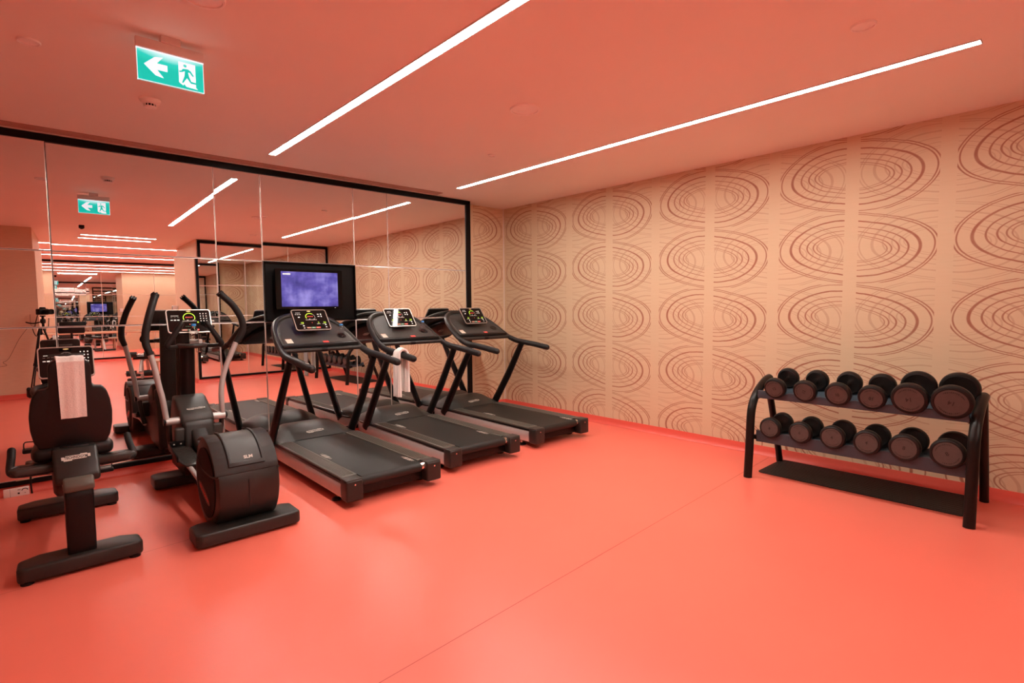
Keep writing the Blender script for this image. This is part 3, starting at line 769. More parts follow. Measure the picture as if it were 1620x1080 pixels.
# towel over the left rail of the middle treadmill
tw = thing('towel', 'white towel hanging over the left handrail of the middle treadmill', 'towel', (2.608, 4.42, 0))
def drape(y0, z0, rr, front, back, n=9):
    p = []
    for k in range(n): p.append((y0 - rr, z0 - front + front * k / n))
    for k in range(9): a = math.pi - math.pi * k / 8; p.append((y0 + rr * math.cos(a), z0 + rr * math.sin(a)))
    for k in range(1, n + 1): p.append((y0 + rr, z0 - back * k / n))
    return p
def drape_x(m_): return m_.xform(Matrix.Rotation(R(90), 4, 'Z'))
a_ = drape_x(cloth_strip(drape(0, .962, .046, .36, .40), -.055, .055, 10, thick=.016, fold=.008, seed=3))
a_.build('towel_cloth', 'towel', tw)

# ------------------------------------------------------------------ elliptical trainer
def make_elliptical():
    t = thing('elliptical_trainer', 'black elliptical trainer with silver swing arms between the bike and the treadmills', 'exercise machine', (.97, 3.55, 0), 0)
    def foot(y, hw, name):
        pl_ = [(-hw, y - .11), (-hw + .03, y - .125), (hw - .03, y - .125), (hw, y - .11), (hw, y + .07), (hw - .05, y + .10), (-hw + .05, y + .10), (-hw, y + .07)]
        f = MB().prism(pl_, 'Z', .012, .092, bev=.014, seg=3).build(name, 'charcoal', t)
        for s in (-1, 1): MB().lathe([(.03, 0), (.03, .014)], c=(s * (hw - .05), y, 0), seg=16).build('rubber_pad', 'black', f)
    foot(.02, .30, 'rear_stabilizer'); foot(1.40, .29, 'front_stabilizer')
    # drum housing
    ct = Vector((.008, .20, .312))
    r = .285; hw = .178
    prof = [(.0, -hw), (r * .93, -hw), (r * .985, -hw + .008), (r, -hw + .022), (r, hw - .022), (r * .985, hw - .008), (r * .93, hw), (0, hw)]
    drum = MB().lathe(prof, axis='X', c=ct, seg=56).build('drum_housing', 'charcoal', t)
    # raised band + saddle panel on the upper rear
    def shell(a0, a1, r0, r1, x0, x1, name, mt, n=14, par=drum, bev=.004):
        poly = [(ct.y + r1 * math.cos(R(a0 + (a1 - a0) * k / n)), ct.z + r1 * math.sin(R(a0 + (a1 - a0) * k / n))) for k in range(n + 1)]
        poly += [(ct.y + r0 * math.cos(R(a1 + (a0 - a1) * k / n)), ct.z + r0 * math.sin(R(a1 + (a0 - a1) * k / n))) for k in range(n + 1)]
        return MB().prism(poly, 'X', x0, x1, bev=bev).build(name, mt, par)
    shell(60, 161, .278, .291, -.182, .182, 'upper_cover', 'charcoal', bev=.005)
    m_ = MB()
    # frame of the recess
    shell(80, 152, .284, .302, -.104, -.086, 'recess_lip', 'charcoal', bev=.006); shell(80, 152, .284, .302, .086, .104, 'recess_lip', 'charcoal', bev=.006)
    shell(148, 153, .284, .302, -.104, .104, 'recess_lip', 'charcoal', n=4, bev=.006)
    shell(80, 149, .284, .2925, -.086, .086, 'recess_panel', 'graphite', bev=0)
    MB().box((0, ct.y - .2865, .26), (.0025, .004, .20)).build('centre_seam', 'black', drum)
    # maker mark on the recess
    a = R(143); c0 = Vector((.015, ct.y + .2935 * math.cos(a), ct.z + .2935 * math.sin(a)))
    text_mesh('SLM', .028, 'maker_mark', 'badge', drum, frame_m(c0, (1, 0, 0), (0, math.sin(a), -math.cos(a))) , sx=1.1, bold=.001)
    # side discs
    for s in (-1, 1):
        MB().lathe([(0, s * hw), (.22, s * hw), (.22, s * (hw + .006)), (.20, s * (hw + .009)), (0, s * (hw + .009))], axis='X', c=ct, seg=40).build('side_disc', 'side_plastic', drum)
    bm_ = frame_m((-hw - .0015, ct.y + .02, ct.z - .072), (0, -1, -.36), (0, -.36, 1))
    MB().prism(oval(.27, .068, 24), 'Z', -.002, .002, m=bm_).build('oval_badge', 'brownbadge', drum)
    text_mesh('TECHNOGYM', .034, 'lettering', 'redlabel', drum, bm_ @ Matrix.Translation((0, 0, .0026)))
    # side ridge rising to the front
    for s in (-1, 1):
        MB().tube([(s * .170 + .008, -.078, .402), (s * .181 + .008, -.04, .392), (s * .185 + .008, .10, .383), (s * .185 + .008, .26, .392), (s * .185 + .008, .36, .440)], .006, seg=8, smooth=4).build('side_ridge', 'graphite', drum)
    # spine from drum to column
    fp = [(.40, .05), (.30, .18), (.42, .34), (.62, .33), (.85, .36), (1.05, .42), (1.17, .50), (1.40, .66), (1.58, .60), (1.64, .16), (1.62, .05)]
    MB().prism(fp, 'X', -.058, .058, bev=.018, seg=3).build('fairing', 'charcoal', t)
    MB().prism([(1.10, .30), (1.14, .52), (1.30, .64), (1.58, .66), (1.66, .50), (1.68, .10), (1.20, .10)], 'X', -.105, .105, bev=.02, seg=3).build('column_base', 'charcoal', t)
    cowl = MB().prism([(1.165, .495), (1.155, .54), (1.185, .585), (1.40, .690), (1.50, .705), (1.54, .56), (1.40, .48)], 'X', -.113, .113, bev=.018, seg=3).build('pivot_cowl', 'graphite', t)
    logo(cowl, frame_m((.005, 1.245, .6175), (1, 0, 0), (0, .215, .105)), .130, .026)
    MB().tube([(-.205, 1.23, .540), (.205, 1.23, .540)], .028, seg=20).build('pivot_axle', 'silver', t)
    for s in (-1, 1): MB().lathe([(.0, 0), (.028, 0), (.028, .008), (.022, .016), (0, .018)], axis='X', c=(.205 if s > 0 else -.223, 1.23, .540), seg=18).build('axle_cap', 'black', t)
    # column
    MB().tube([(.005, 1.525, .64), (.018, 1.525, 1.10)], [.055, .055], seg=24, up=(1, 0, 0), ry=.8).build('column', 'darkwine', t)
    MB().tube([(.005, 1.60, .55), (.018, 1.60, 1.27)], [.070, .064], seg=24, up=(1, 0, 0), ry=.6).build('column_back', 'charcoal', t)
    # holder tray
    rt = Vector((.034, 1.43, 1.108))
    hol = MB().tube([rt + Vector((.094 * math.cos(a), .100 * math.sin(a), .0)) for a in [2 * math.pi * k / 30 for k in range(30)]], .017, seg=12, closed=True).build('holder_ring', 'graphite', t)
    MB().lathe([(.0, -.022), (.084, -.022), (.092, -.010), (.092, .004), (.086, .004), (.080, -.012), (0, -.012)], c=rt, seg=30).build('holder_tray', 'black', hol)
    m_ = MB()
    cg = rt + Vector((.045, -.03, -.022))
    for a in (0, 90, 180, 270): m_.tube([cg + Vector((.02 * math.cos(R(a)), .02 * math.sin(R(a)), 0)), cg + Vector((.02 * math.cos(R(a)), .02 * math.sin(R(a)), -.033))], .0018, seg=6)
    m_.tube([cg + Vector((.02 * math.cos(a), .02 * math.sin(a), -.033)) for a in [2 * math.pi * k / 16 for k in range(16)]], .0018, seg=6, closed=True)
    m_.build('wire_cage', 'chrome', hol)
    MB().lathe([(.034, 0), (.038, .0), (.038, .038), (.032, .044), (.032, .036)], c=rt + Vector((.050, .050, .0)), seg=24).build('cup_sleeve', 'whiteplastic', hol)
    # fixed inner handles
    for s in (-1, 1):
        cx_ = .04
        hb = [(cx_ + s * .07, 1.45, 1.105), (cx_ + s * .13, 1.40, 1.100), (cx_ + s * .186, 1.35, 1.105), (cx_ + s * .190, 1.34, 1.125), (cx_ + s * .140, 1.34, 1.205), (cx_ + s * .092, 1.34, 1.285)]
        h_ = MB().tube(hb[:4], .016, seg=12, smooth=4).build('fixed_handle', 'charcoal', t)
        MB().tube(hb[2:], .021, seg=14, smooth=4, round_end=True).build('handle_grip', 'rubber', h_)
    # display
    dm = frame_m((.040, 1.50, 1.303), (1, 0, 0), (0, .085, .20))
    display(t, dm, .322, .205, 'trainer')
    MB().box((.03, 1.55, 1.25), (.13, .05, .12), bev=.015).build('display_neck', 'charcoal', t)
    # moving arms
    def arm(silver, grip):
        g_ = MB().tube(silver, .0205, seg=16, smooth=5).build('swing_arm', 'silver', t)
        MB().tube(grip, [.0225] + [.026] * (len(grip) - 1), seg=16, smooth=5).build('arm_grip', 'rubber', g_)
        m_ = MB()
        a_, b_ = Vector(grip[-2]), Vector(grip[-1]); d_ = (b_ - a_).normalized()
        m_.tube([b_ - d_ * .004, b_ + d_ * .012], .029, seg=18)
        pq = d_.orthogonal().normalized(); pr_ = d_.cross(pq)
        for k in range(6):
            ang = 2 * math.pi * k / 6; e_ = (pq * math.cos(ang) + pr_ * math.sin(ang)) * .022
            m_.tube([b_ + d_ * .010 + e_, b_ + d_ * .021 + e_], .0055, seg=6)
        m_.build('grip_crown', 'black', g_)
    lc = lambda x, y, z: (x - .97, y - 3.55, z)
    arm([lc(.770, 4.78, .555), lc(.752, 4.785, .72), lc(.734, 4.79, .82), lc(.712, 4.79, .96), lc(.692, 4.79, 1.06)],
        [lc(.692, 4.79, 1.06), lc(.670, 4.80, 1.13), lc(.668, 4.81, 1.19), lc(.676, 4.815, 1.255), lc(.708, 4.84, 1.374), lc(.758, 4.92, 1.505)])
    arm([lc(1.160, 4.78, .55), lc(1.158, 4.785, .72), lc(1.180, 4.79, .86), lc(1.222, 4.79, .98), lc(1.285, 4.79, 1.125)],
        [lc(1.285, 4.79, 1.125), lc(1.322, 4.79, 1.18), lc(1.342, 4.79, 1.235), lc(1.340, 4.79, 1.29), lc(1.325, 4.79, 1.34), lc(1.272, 4.79, 1.433), lc(1.190, 4.80, 1.520)])
    # lower links, pedals
    for s, py, pz, sl in ((-1, .95, .330, 8), (1, 1.05, .25, -4)):
        la = MB().tube([(s * .185, 1.23, .54), (s * .180, 1.27, .42), (s * .165, 1.32, .30)], .019, seg=12, smooth=3).build('lower_link', 'charcoal', t)
        MB().box((s * .128, 1.17, .425), (.075, .06, .14), bev=.018, seg=3).build('link_cover', 'graphite', la)
        MB().tube([(s * .165, 1.32, .30), (s * .150, .90, .29 if s < 0 else .21), (s * .145, .42, .24 if s < 0 else .34)], .016, seg=12, smooth=3).build('pedal_bar', 'silver', t)
        pm = Matrix.Translation((s * .130, py, pz)) @ Matrix.Rotation(R(sl), 4, 'X')
        pd = MB().prism([(-.072, .20), (.072, .20), (.072, -.12), (.045, -.21), (-.045, -.21), (-.072, -.10)], 'Z', -.014, .0, bev=.005, m=pm).build('pedal', 'charcoal', t)
        m_ = MB()
        for k in range(16): m_.prism([(-.056, -.17 + k * .021), (.056, -.17 + k * .021), (.056, -.162 + k * .021), (-.056, -.162 + k * .021)], 'Z', .0, .004, m=pm)
        m_.build('pedal_ridges', 'graphite', pd)
        m_ = MB()
        m_.prism([(-.074, .19), (.074, .19), (.074, .205), (-.074, .205)], 'Z', -.014, .045, bev=.004, m=pm)
        m_.prism([(-.080, -.10), (-.070, -.10), (-.070, .205), (-.080, .205)], 'Z', -.014, .028, bev=.003, m=pm); m_.prism([(.070, -.10), (.080, -.10), (.080, .205), (.070, .205)], 'Z', -.014, .028, bev=.003, m=pm)
        m_.build('pedal_rim', 'black', pd)
        for k in range(3): MB().box(pm @ Vector(((k - 1) * .045, .188, .022)), (.010, .004, .008)).build('rim_stud', 'badge', pd)
    return t
el = make_elliptical()
bottle('clear water bottle with blue cap standing in the elliptical trainer holder', (1.020, 4.965, 1.097), (0, 0, 0), h=.185, r=.034)

# ------------------------------------------------------------------ recumbent bike
def make_bike():
    t = thing('exercise_bike', 'black recumbent exercise bike at the left edge, its seat back towards the camera', 'exercise machine', (.175, 3.62, 0))
    def foot(y, hw, name, front, back):
        pl_ = [(-hw, y - front + .02), (-hw + .02, y - front), (hw - .02, y - front), (hw, y - front + .02), (hw - .005, y + back - .05), (hw - .09, y + back), (-hw + .09, y + back), (-hw + .005, y + back - .05)]
        f = MB().prism(pl_, 'Z', .012, .092, bev=.014, seg=3).build(name, 'charcoal', t)
        for s in (-1, 1): MB().lathe([(.028, 0), (.028, .014)], c=(s * (hw - .04), y, 0), seg=16).build('rubber_pad', 'black', f)
    foot(.03, .268, 'rear_stabilizer', .03, .15); foot(1.14, .272, 'front_stabilizer', .03, .15)
    MB().prism([(.045, .07), (.03, .40), (.045, .46), (.13, .465), (.14, .07)], 'X', -.062, .062, bev=.012, seg=3).build('rear_post', 'black', t)
    MB().prism([(.005, .435), (.0, .47), (.03, .505), (.16, .52), (.16, .44)], 'X', -.066, .066, bev=.012, seg=3).build('post_cap', 'tread_strip', t)
    # rail beam
    MB().prism([(.08, .36), (.08, .46), (.9, .34), (1.15, .30), (1.15, .16), (.9, .22)], 'X', -.045, .045, bev=.015).build('main_beam', 'charcoal', t)
    # seat carriage, a sloped apron facing the camera
    car = MB().prism([(.06, .470), (.05, .51), (.10, .572), (.185, .645), (.30, .64), (.30, .47)], 'X', -.098, .098, bev=.016, seg=3).build('seat_carriage', 'charcoal', t)
    logo(car, frame_m((0, .1280, .5975), (1, 0, 0), (0, .085, .073)), .125, .040)
    MB().box((0, .215, .635), (.13, .045, .035), bev=.012).build('hinge', 'black', t)
    # seat cushion
    cu = MB().prism([(-.172, .235), (.172, .235), (.185, .30), (.165, .55), (.09, .62), (-.09, .62), (-.165, .55), (-.185, .30)], 'Z', .570, .640, bev=.026, seg=4).build('seat_cushion', 'vinyl', t)
    # backrest: wide wings and head column, leaning back slightly
    half = [(.10, 0), (.148, .010), (.168, .050), (.180, .12), (.182, .19), (.174, .26), (.160, .312), (.140, .338), (.097, .343), (.094, .36), (.092, .46), (.086, .485), (.066, .498)]
    outl = half + [(-x, z) for x, z in reversed(half)]
    bmt = Matrix.Translation((0, .29, .632)) @ Matrix.Rotation(R(7), 4, 'X')
    br = MB().prism(outl, 'Y', -.030, .026, bev=.018, seg=3, m=bmt).build('backrest', 'vinyl', t)
    MB().prism([(a * .86, .03 + b * .9) for a, b in outl], 'Y', .022, .050, bev=.016, seg=3, m=bmt).build('back_cushion', 'vinyl', br)
    for s in (-1, 1):
        MB().box((s * .098, .254, .80), (.0025, .006, .30), rot=(R(7), 0, 0)).build('shell_seam', 'black', br)
        MB().lathe([(.005, 0), (.005, -.003)], axis='Y', c=(s * .148, .212 + .085, .915), seg=10).build('bolt', 'black', br)
    # side handles
    for s in (-1, 1):
        pth = [(s * .085, .20, .535), (s * .16, .19, .535), (s * .235, .18, .540), (s * .262, .20, .545), (s * .268, .25, .560), (s * .262, .33, .605), (s * .260, .37, .635)]
        h_ = MB().tube(pth, .0185, seg=14, smooth=4, round_end=True).build('side_handle', 'rubber', t)
        MB().tube([(s * .09, .285, .55), (s * .17, .285, .55), (s * .235, .27, .553), (s * .262, .24, .556)], .015, seg=12, smooth=4).build('handle_brace', 'charcoal', h_)
        MB().prism([(s * .085, .172), (s * .245, .160), (s * .276, .185), (s * .276, .245), (s * .235, .285), (s * .085, .295)], 'Z', .532, .566, bev=.008).build('handle_plate', 'graphite', h_)
        MB().prism(oval(.118, .046, 24, s * .172, .236), 'Z', .565, .5675).build('handle_dish', 'black', h_)
        MB().tube([(s * .21, .22, .515), (s * .13, .30, .49), (s * .09, .32, .48)], .003, seg=6).build('wire', 'chrome', h_)
    # drive housing, cranks
    cz = Vector((0, 1.00, .40))
    drum = MB().lathe([(0, -.085), (.20, -.085), (.225, -.07), (.23, -.05), (.23, .05), (.225, .07), (.20, .085), (0, .085)], axis='X', c=cz, seg=40).build('drive_housing', 'charcoal', t)
    for s in (-1, 1):
        e = (s * .115, 1.00 + s * -.15, .40 + s * -.07)
        ck = MB().tube([(s * .115, 1.0, .40), e], .014, seg=12).build('crank', 'silver', t)
        pd = MB().box((s * .175, e[1], e[2]), (.10, .085, .025), bev=.008).build('pedal', 'black', t)
        MB().tube([(s * .215, e[1] - .03, e[2]), (s * .215, e[1], e[2] + .05), (s * .19, e[1] + .02, e[2] + .055), (s * .14, e[1], e[2] + .05)], .004, seg=6, smooth=3).build('pedal_strap', 'rubber', pd)
    # mast and handlebar
    MB().prism([(1.00, .55), (1.14, .30), (1.22, .34), (1.24, .60), (1.22, .98), (1.18, .98)], 'X', -.05, .05, bev=.014, seg=2).build('mast', 'charcoal', t)
    hb = MB().tube([(-.135, .93, .855), (-.15, 1.0, .87), (-.14, 1.10, .885), (-.08, 1.17, .89), (0, 1.18, .89), (.08, 1.17, .89), (.14, 1.10, .885), (.15, 1.0, .87), (.135, .93, .855)], .018, seg=12, smooth=4, round_end=True).build('handlebar', 'charcoal', t)
    # coiled cable
    m_ = MB(); pts = [(-.10 + .02 * math.cos(k * 1.1) + k * .0035, 1.12 + .012 * math.sin(k * 1.1), .905 + .004 * math.sin(k * .9)) for k in range(44)]
    m_.tube(pts, .0028, seg=6); m_.build('cable', 'black', t)
    display(t, frame_m((.032, 1.20, 1.043), (1, 0, 0), (0, .085, .22)), .302, .222, 'off')
    MB().box((.032, 1.235, 1.03), (.22, .045, .15), bev=.02, seg=3).build('display_housing', 'charcoal', t)
    MB().box((.032, 1.19, 1.158), (.07, .02, .014), bev=.004).build('sensor_tab', 'graphite', t)
    return t
bk = make_bike()
# towel over the bike's head rest
tw2 = thing('towel', 'beige towel draped over the head rest of the exercise bike', 'towel', (.175, 3.90, 0))
fy_ = lambda z: 3.62 + .26 - (z - .632) * .1228 - 3.90       # rear face of the backrest
bprof = [(fy_(z) - .010, z) for z in (.800, .86, .92, .98, 1.04, 1.09, 1.118)] + [(fy_(1.13) + .002, 1.138), (fy_(1.13) + .040, 1.144), (fy_(1.13) + .078, 1.138), (fy_(1.11) + .094, 1.118), (fy_(1.05) + .096, 1.05), (fy_(.98) + .097, .98)]
cl = cloth_strip(list(reversed(bprof)), -.063, .063, 12, thick=.008, fold=.0018, seed=5, taper=.10, skew=.008)
cl.build('towel_cloth', 'towel', tw2)

# ------------------------------------------------------------------ dumbbell rack (local origin at centre on the floor)
RX, RY = 4.64, 1.18
rk = thing('dumbbell_rack', 'black steel two tier dumbbell rack with grey scalloped trays by the patterned wall', 'rack', (RX, RY, 0))
for s, y in ((-1, .492 - RY), (1, 1.872 - RY)):
    pts = [(4.285 - RX, y, 0.0), (4.305 - RX, y, .25), (4.318 - RX, y, .48), (4.345 - RX, y, .585), (4.41 - RX, y, .665), (4.50 - RX, y, .722), (4.60 - RX, y, .764), (4.665 - RX, y, .776)]
    e_ = MB().tube(pts, .032, seg=18, smooth=4, up=(0, 1, 0)).build('end_frame', 'rack', rk)
    MB().tube([(4.635 - RX, y, .752), (4.70 - RX, y, .60), (4.90 - RX, y, .10), (4.93 - RX, y, 0.0)], .027, seg=16, up=(0, 1, 0)).build('rear_leg', 'rack', rk)
    MB().lathe([(.0, 0), (.0305, 0), (.0305, .012), (.028, .016), (0, .017)], c=(4.665 - RX, y, .771), m=Matrix.Rotation(R(80), 4, 'Y'), seg=18).build('end_plug', 'black', e_)
TOP = [(1.697, .082, '12'), (1.480, .083, '12'), (1.257, .0865, '10'), (1.045, .0875, '10'), (.832, .1065, '14'), (.610, .1115, '14')]
LOW = [(1.722, .082, '6'), (1.500, .0825, '6'), (1.280, .0855, '4'), (1.062, .0868, '4'), (.846, .0915, '8'), (.618, .0965, '8')]
def tray(x0, z0, x1, z1, items, name, y0, y1, lip=.045):
    """tray from the front lip (x0,z0) to the back (x1,z1)"""
    def wave(y, base, amp):
        d = min((abs(y - it[0]) for it in items)); k = min(d / .11, 1); return base + amp * (1 - math.cos(k * math.pi)) / 2
    m_ = MB(); N_ = 84
    rings = []
    for i in range(N_ + 1):
        y = y0 + (y1 - y0) * i / N_
        zf = wave(y, z0, .030); zb = wave(y, z1, .024)
        yy = y - RY
        rings.append([Vector(p) for p in ((x0 - RX, yy, z0 - lip), (x0 - RX - .004, yy, z0 - .02), (x0 - RX, yy, zf), (x0 + .012 - RX, yy, zf + .003), (x0 + .03 - RX, yy, zf - .012), (x0 + .045 - RX, yy, z0 - .022 + (zf - z0) * .3),
                     (x1 - .045 - RX, yy, z1 - .022 + (zb - z1) * .3), (x1 - .03 - RX, yy, zb - .012), (x1 - .012 - RX, yy, zb + .003), (x1 - RX, yy, zb), (x1 - RX, yy, z1 - .03), (x1 - .05 - RX, yy, z1 - .04), (x0 + .05 - RX, yy, z0 - .038))])
    m_.ring_mesh(rings)
    o = m_.build(name, 'tray', rk, sharp=50)
    return o
t_up = tray(4.375, .672, 4.675, .735, TOP, 'upper_tray', .525, 1.842, .030); t_lo = tray(4.355, .350, 4.640, .360, LOW, 'lower_tray', .525, 1.842, .060)
for (x, z) in ((4.40, .652), (4.66, .715), (4.375, .322), (4.62, .322)):
    for y in (.515, 1.85): MB().box((x - RX, y - RY, z), (.05, .03, .035), bev=.004).build('tray_bracket', 'black', rk)
def dumbbell(label, y, r, num, xf, zf, xb, zb, spin, group):
    """front head centre (xf,zf), rear head centre (xb,zb)"""
    d = thing('dumbbell', label, 'dumbbell', (xf, y, zf), 0, group)
    ax = Vector((xb - xf, 0, zb - zf)); L = ax.length; q = ax.normalized()
    m = frame_m((0, 0, 0), (0, -1, 0), (-q.z, 0, q.x))   # local z = q.. x right as seen from the room, y up
    zdir = m.to_3x3() @ Vector((0, 0, 1))
    sg = 1 if zdir.dot(q) > 0 else -1
    th = .050
    for k, c0 in enumerate((0.0, L)):
        prof = [(0, -th / 2), (r * .80, -th / 2), (r * .84, -th / 2 - .002), (r * .95, -th / 2 + .003), (r, -th / 2 + .013), (r, th / 2 - .013), (r * .95, th / 2 - .003), (r * .80, th / 2), (0, th / 2)]
        hd = MB().lathe(prof, c=q * c0, seg=36, m=m.to_3x3() @ Matrix.Diagonal((1, 1, sg))).build('head', 'dumb', d)
        out = -1 if k == 0 else 1
        fm = m @ Matrix.Translation((0, 0, sg * (c0 + out * th / 2)))
        pl_ = MB().lathe([(0, 0), (r * .78, 0), (r * .78, sg * out * .0022), (0, sg * out * .0022)], seg=36, m=m.to_3x3(), c=q * (c0 + out * th / 2)).build('face_plate', 'plate', hd)
        if k == 0:
            rd = Vector((0, -1, 0)); ud = Vector((-q.z, 0, q.x))
            if ud.z < 0: ud = -ud
            # face seen from the room: right is -y, out is -q
            c1 = -q * (th / 2 + .0026)
            tm = Matrix(((rd.x, ud.x, -q.x, c1.x), (rd.y, ud.y, -q.y, c1.y), (rd.z, ud.z, -q.z, c1.z), (0, 0, 0, 1))) @ Matrix.Rotation(R(spin), 4, 'Z')
            text_mesh(num, r * .36, 'weight_number', 'ink', hd, tm, extrude=.0004, bold=.0006)
            m_ = MB()
            for side in (90, 270):
                for kk in range(13):
                    a = R(side - 48 + kk * 8)
                    m_.box(tm @ Vector((r * .64 * math.cos(a), r * .64 * math.sin(a), .0)), (.0012, r * .045, r * .075 if kk % 3 else r * .04))
            m_.build('rim_lettering', 'ink', hd)
    m2 = MB(); n_ = 8
    m2.tube([q * (th / 2 - .002), q * (L * .30), q * (L * .5), q * (L * .70), q * (L - th / 2 + .002)], [.013, .0145, .0165, .0145, .013], seg=16, smooth=3)
    m2.build('handle', 'chrome', d)
    return d
sp = [20, 75, 8, 172, 188, 165, -5, 4, 0, -12, -8, 30]
posn = ['first from the left', 'second from the left', 'third from the left', 'fourth from the left', 'fifth from the left', 'last on the right']
for i, (y, r, n) in enumerate(TOP):
    dumbbell('round black dumbbell marked %s on the upper tray, %s' % (n, posn[i]), y, r, n, 4.352, .672 + r * .93 + .004 - .012, 4.612, .728 + r * .93 + .004 - .012, sp[i], 'dumbbells on the upper tray')
for i, (y, r, n) in enumerate(LOW):
    dumbbell('round black dumbbell marked %s on the lower tray, %s' % (n, posn[i]), y, r, n, 4.342, .350 + r * .93 - .006, 4.585, .356 + r * .93 - .006, sp[6 + i], 'dumbbells on the lower tray')
# mat under the rack
mt = thing('rubber_mat', 'thin black ribbed rubber mat on the floor under the dumbbell rack', 'mat', (4.72, 1.205, 0))
MB().prism(rrect(.50, 1.34, .035, 5), 'Z', .001, .008, bev=.002, seg=1).build('mat_sheet', 'rubber', mt)
m_ = MB()
for k in range(11): m_.box((-.22 + k * .044, 0, .0088), (.005, 1.27, .0022), bev=.0008, seg=1)
m_.build('mat_ribs', 'rubber', mt)

# ------------------------------------------------------------------ socket and cable at the mirror foot
so = thing('power_socket', 'white double power socket low on the red skirting at the left edge', 'socket', (-.105, YM - .050, .029))
MB().box((0, 0, 0), (.145, .012, .070), bev=.004, seg=2).build('face_plate', 'socket', so)
MB().box((-.035, -.0065, 0), (.0015, .001, .066)).build('plate_joint', 'ink', so)
m_ = MB(); m_.box((.012, -.0068, -.008), (.012, .001, .012)); m_.box((.048, -.0068, -.010), (.005, .001, .005))
m_.tube([(.030 + .0, -.0068, .010), (.036, -.0068, .019), (.048, -.0068, .022), (.060, -.0068, .018), (.064, -.0068, .010)], .003, seg=6, smooth=3); m_.box((.015, -.0068, .018), (.018, .001, .004))
m_.build('sockets', 'ink', so)
cb = MB().tube([(-.02, YM - .045, .13), (-.022, YM - .05, .07), (-.018, YM - .05, .0)], .006, seg=8, smooth=3).build('power_plug_cable', 'black')
tag(cb, 'short black cable hanging beside the power socket at the mirror foot', 'cable')
tp = MB().box((-.055, YM - .016, .098), (.10, .003, .022), rot=(0, 0, 0)).build('tape_strip', 'tape'); tag(tp, 'strip of tan tape on the black mirror frame above the socket', 'tape')

# ------------------------------------------------------------------ photographer's camera and tripod (seen in the mirror)
cm = thing('photo_camera', 'black camera with lens on the tripod, seen in the left mirror pane', 'camera', (0, 0, H))
fwd = Vector((.6735, .7391, 0)); rt_ = Vector((.7391, -.6735, 0))
cmat = frame_m((0, 0, 0), rt_, (0, 0, 1))   # x right, y up, z backwards
MB().prism(rrect(.145, .095, .015), 'Z', .17, .245, bev=.01, m=cmat).build('body', 'black', cm)
MB().prism([(-.035, .04), (.035, .04), (.022, .075), (-.022, .075)], 'Z', .17, .235, bev=.008, m=cmat).build('prism_hump', 'black', cm)
MB().lathe([(.036, .175), (.038, .12), (.042, .06), (.043, .035), (.037, .033), (.035, .05), (0, .055)], m=cmat.to_3x3(), seg=28).build('lens', 'black', cm)
tp_ = thing('tripod', 'black camera tripod standing in the left mirror pane by the plain wall', 'tripod', (-.14, -.15, 0))
MB().box((0, 0, 1.335), (.07, .07, .02), bev=.004).build('plate', 'black', tp_)
MB().tube([(0, 0, 1.33), (0, 0, 1.02)], .017, seg=14).build('centre_column', 'black', tp_)
MB().lathe([(.03, 1.29), (.036, 1.26), (.03, 1.22)], seg=16).build('head', 'black', tp_)
MB().tube([(0, 0, 1.25), (-.12, -.04, 1.22), (-.2, -.06, 1.24)], .010, seg=10, smooth=3, round_end=True).build('pan_handle', 'black', tp_)
for a in (115, 235, 355):
    x_, y_ = .34 * math.cos(R(a)), .28 * math.sin(R(a))
    lg = MB().tube([(0.03 * math.cos(R(a)), .03 * math.sin(R(a)), 1.12), (x_ * .55, y_ * .55, .55)], .014, seg=12).build('leg', 'black', tp_)
    MB().tube([(x_ * .53, y_ * .53, .57), (x_, y_, .02)], .010, seg=10, round_end=True).build('leg_tip', 'black', lg)
    MB().tube([(x_ * .53, y_ * .53, .57), (x_ * .56, y_ * .56, .53)], .019, seg=12).build('leg_clamp', 'black', lg)
stp = MB().tube([(-.20, -.16, 1.35), (-.24, -.17, 1.15), (-.20, -.18, 1.0), (-.16, -.19, 1.12), (-.10, -.20, 1.02), (-.07, -.18, 1.30)], .006, seg=8, smooth=5).build('camera_strap', 'black'); tag(stp, 'black strap looping under the camera on the tripod', 'strap')
cbl = MB().tube([(-.30, -.40, 1.36), (-.30, -.42, 1.2), (-.26, -.42, 1.17), (-.30, -.42, 1.14), (-.42, -.42, .95), (-.55, -.42, .66), (-.62, -.42, .60), (-.58, -.42, .55), (-.72, -.42, .52), (-.9, -.42, .42)], .0025, seg=6, smooth=5).build('thin_cable', 'black'); tag(cbl, 'thin black cable trailing down the plain wall behind the tripod', 'cable')

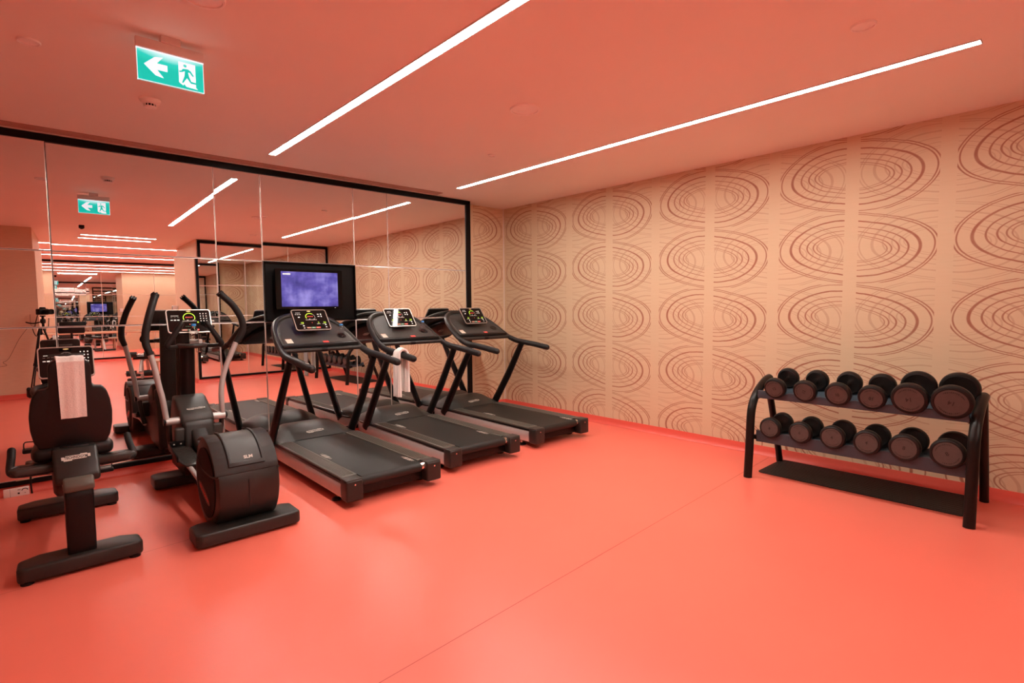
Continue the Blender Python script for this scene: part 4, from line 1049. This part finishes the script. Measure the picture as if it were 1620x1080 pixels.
# ------------------------------------------------------------------ rear room things, seen in the mirror
ba = thing('ballet_barre', 'long pale wooden barre along the far mirror, seen reflected', 'barre', (0, YB + .35, 0))
MB().tube([(-2.6, 0, .80), (4.7, 0, .80)], .026, seg=14, round_end=True).build('rail', 'wood', ba)
for x in (-2.3, -.2, 1.9, 4.2):
    p_ = MB().tube([(x, -.28, .74), (x, -.05, .74), (x, 0, .785)], .014, seg=10).build('bracket', 'silver', ba)
    MB().box((x, -.325, .74), (.07, .012, .10), bev=.003).build('wall_plate', 'silver', ba)
tb = thing('low_table', 'low wooden table in the passage, seen reflected behind the trainer column', 'table', (2.02, -1.55, 0))
for k in range(4): MB().box((-.24 + k * .135, 0, .40), (.13, .62, .028), bev=.004, seg=1).build('top_plank', 'wood', tb)
for x in (-.22, .12):
    for y in (-.27, .27): MB().box((x, y, .193), (.035, .035, .386)).build('leg', 'wood', tb)
MB().box((-.05, 0, .15), (.30, .50, .018), bev=.003, seg=1).build('shelf', 'wood', tb)
wb = thing('weight_bench', 'black padded leg bench with foam rollers in the passage, seen reflected', 'bench', (1.62, -1.75, 0), .25)
MB().prism(rrect(.28, .85, .04), 'Z', .43, .49, bev=.015, seg=3, m=Matrix.Translation((0, -.25, 0))).build('seat_pad', 'vinyl', wb)
MB().tube([(0, -.75, .05), (0, -.6, .40), (0, .15, .40), (0, .35, .20)], .03, seg=12).build('spine', 'silver', wb)
MB().tube([(-.28, -.75, .035), (.28, -.75, .035)], .032, seg=12, round_end=True).build('rear_foot', 'charcoal', wb)
MB().tube([(-.22, .12, .035), (.22, .12, .035)], .032, seg=12, round_end=True).build('front_foot', 'charcoal', wb)
MB().tube([(0, .12, .035), (0, .12, .40)], .028, seg=12).build('front_post', 'silver', wb)
for (y, z) in ((.36, .18), (.24, .53)):
    rd_ = MB().tube([(-.24, y, z), (.24, y, z)], .012, seg=10).build('roller_bar', 'chrome', wb)
    for s in (-1, 1): MB().lathe([(.02, -.085), (.055, -.08), (.055, .08), (.02, .085)], axis='X', c=(s * .14, y, z), seg=20).build('foam_roller', 'rubber', rd_)
sk = thing('wall_speaker', 'small grey box on the edge of the right pier, seen reflected', 'speaker', (JR - .05, -2.25, 1.45))
MB().box((0, 0, 0), (.09, .14, .12), bev=.01).build('case', 'whiteplastic', sk); MB().box((-.046, 0, 0), (.004, .10, .08), bev=.001, seg=1).build('grille', 'greykey', sk)

ms = thing('monitor_stand', 'small black monitor on a slim floor stand, seen reflected above the bike display', 'monitor', (.50, -.26, 0), 0)
MB().prism(rrect(.34, .21, .02), 'Y', -.02, .015, bev=.006, m=Matrix.Translation((0, 0, 1.13))).build('panel', 'black', ms)
MB().tube([(0, 0, .02), (0, 0, 1.03)], .016, seg=12).build('pole', 'black', ms)
MB().lathe([(0, 0), (.15, 0), (.15, .012), (.02, .03)], seg=28).build('base', 'black', ms)
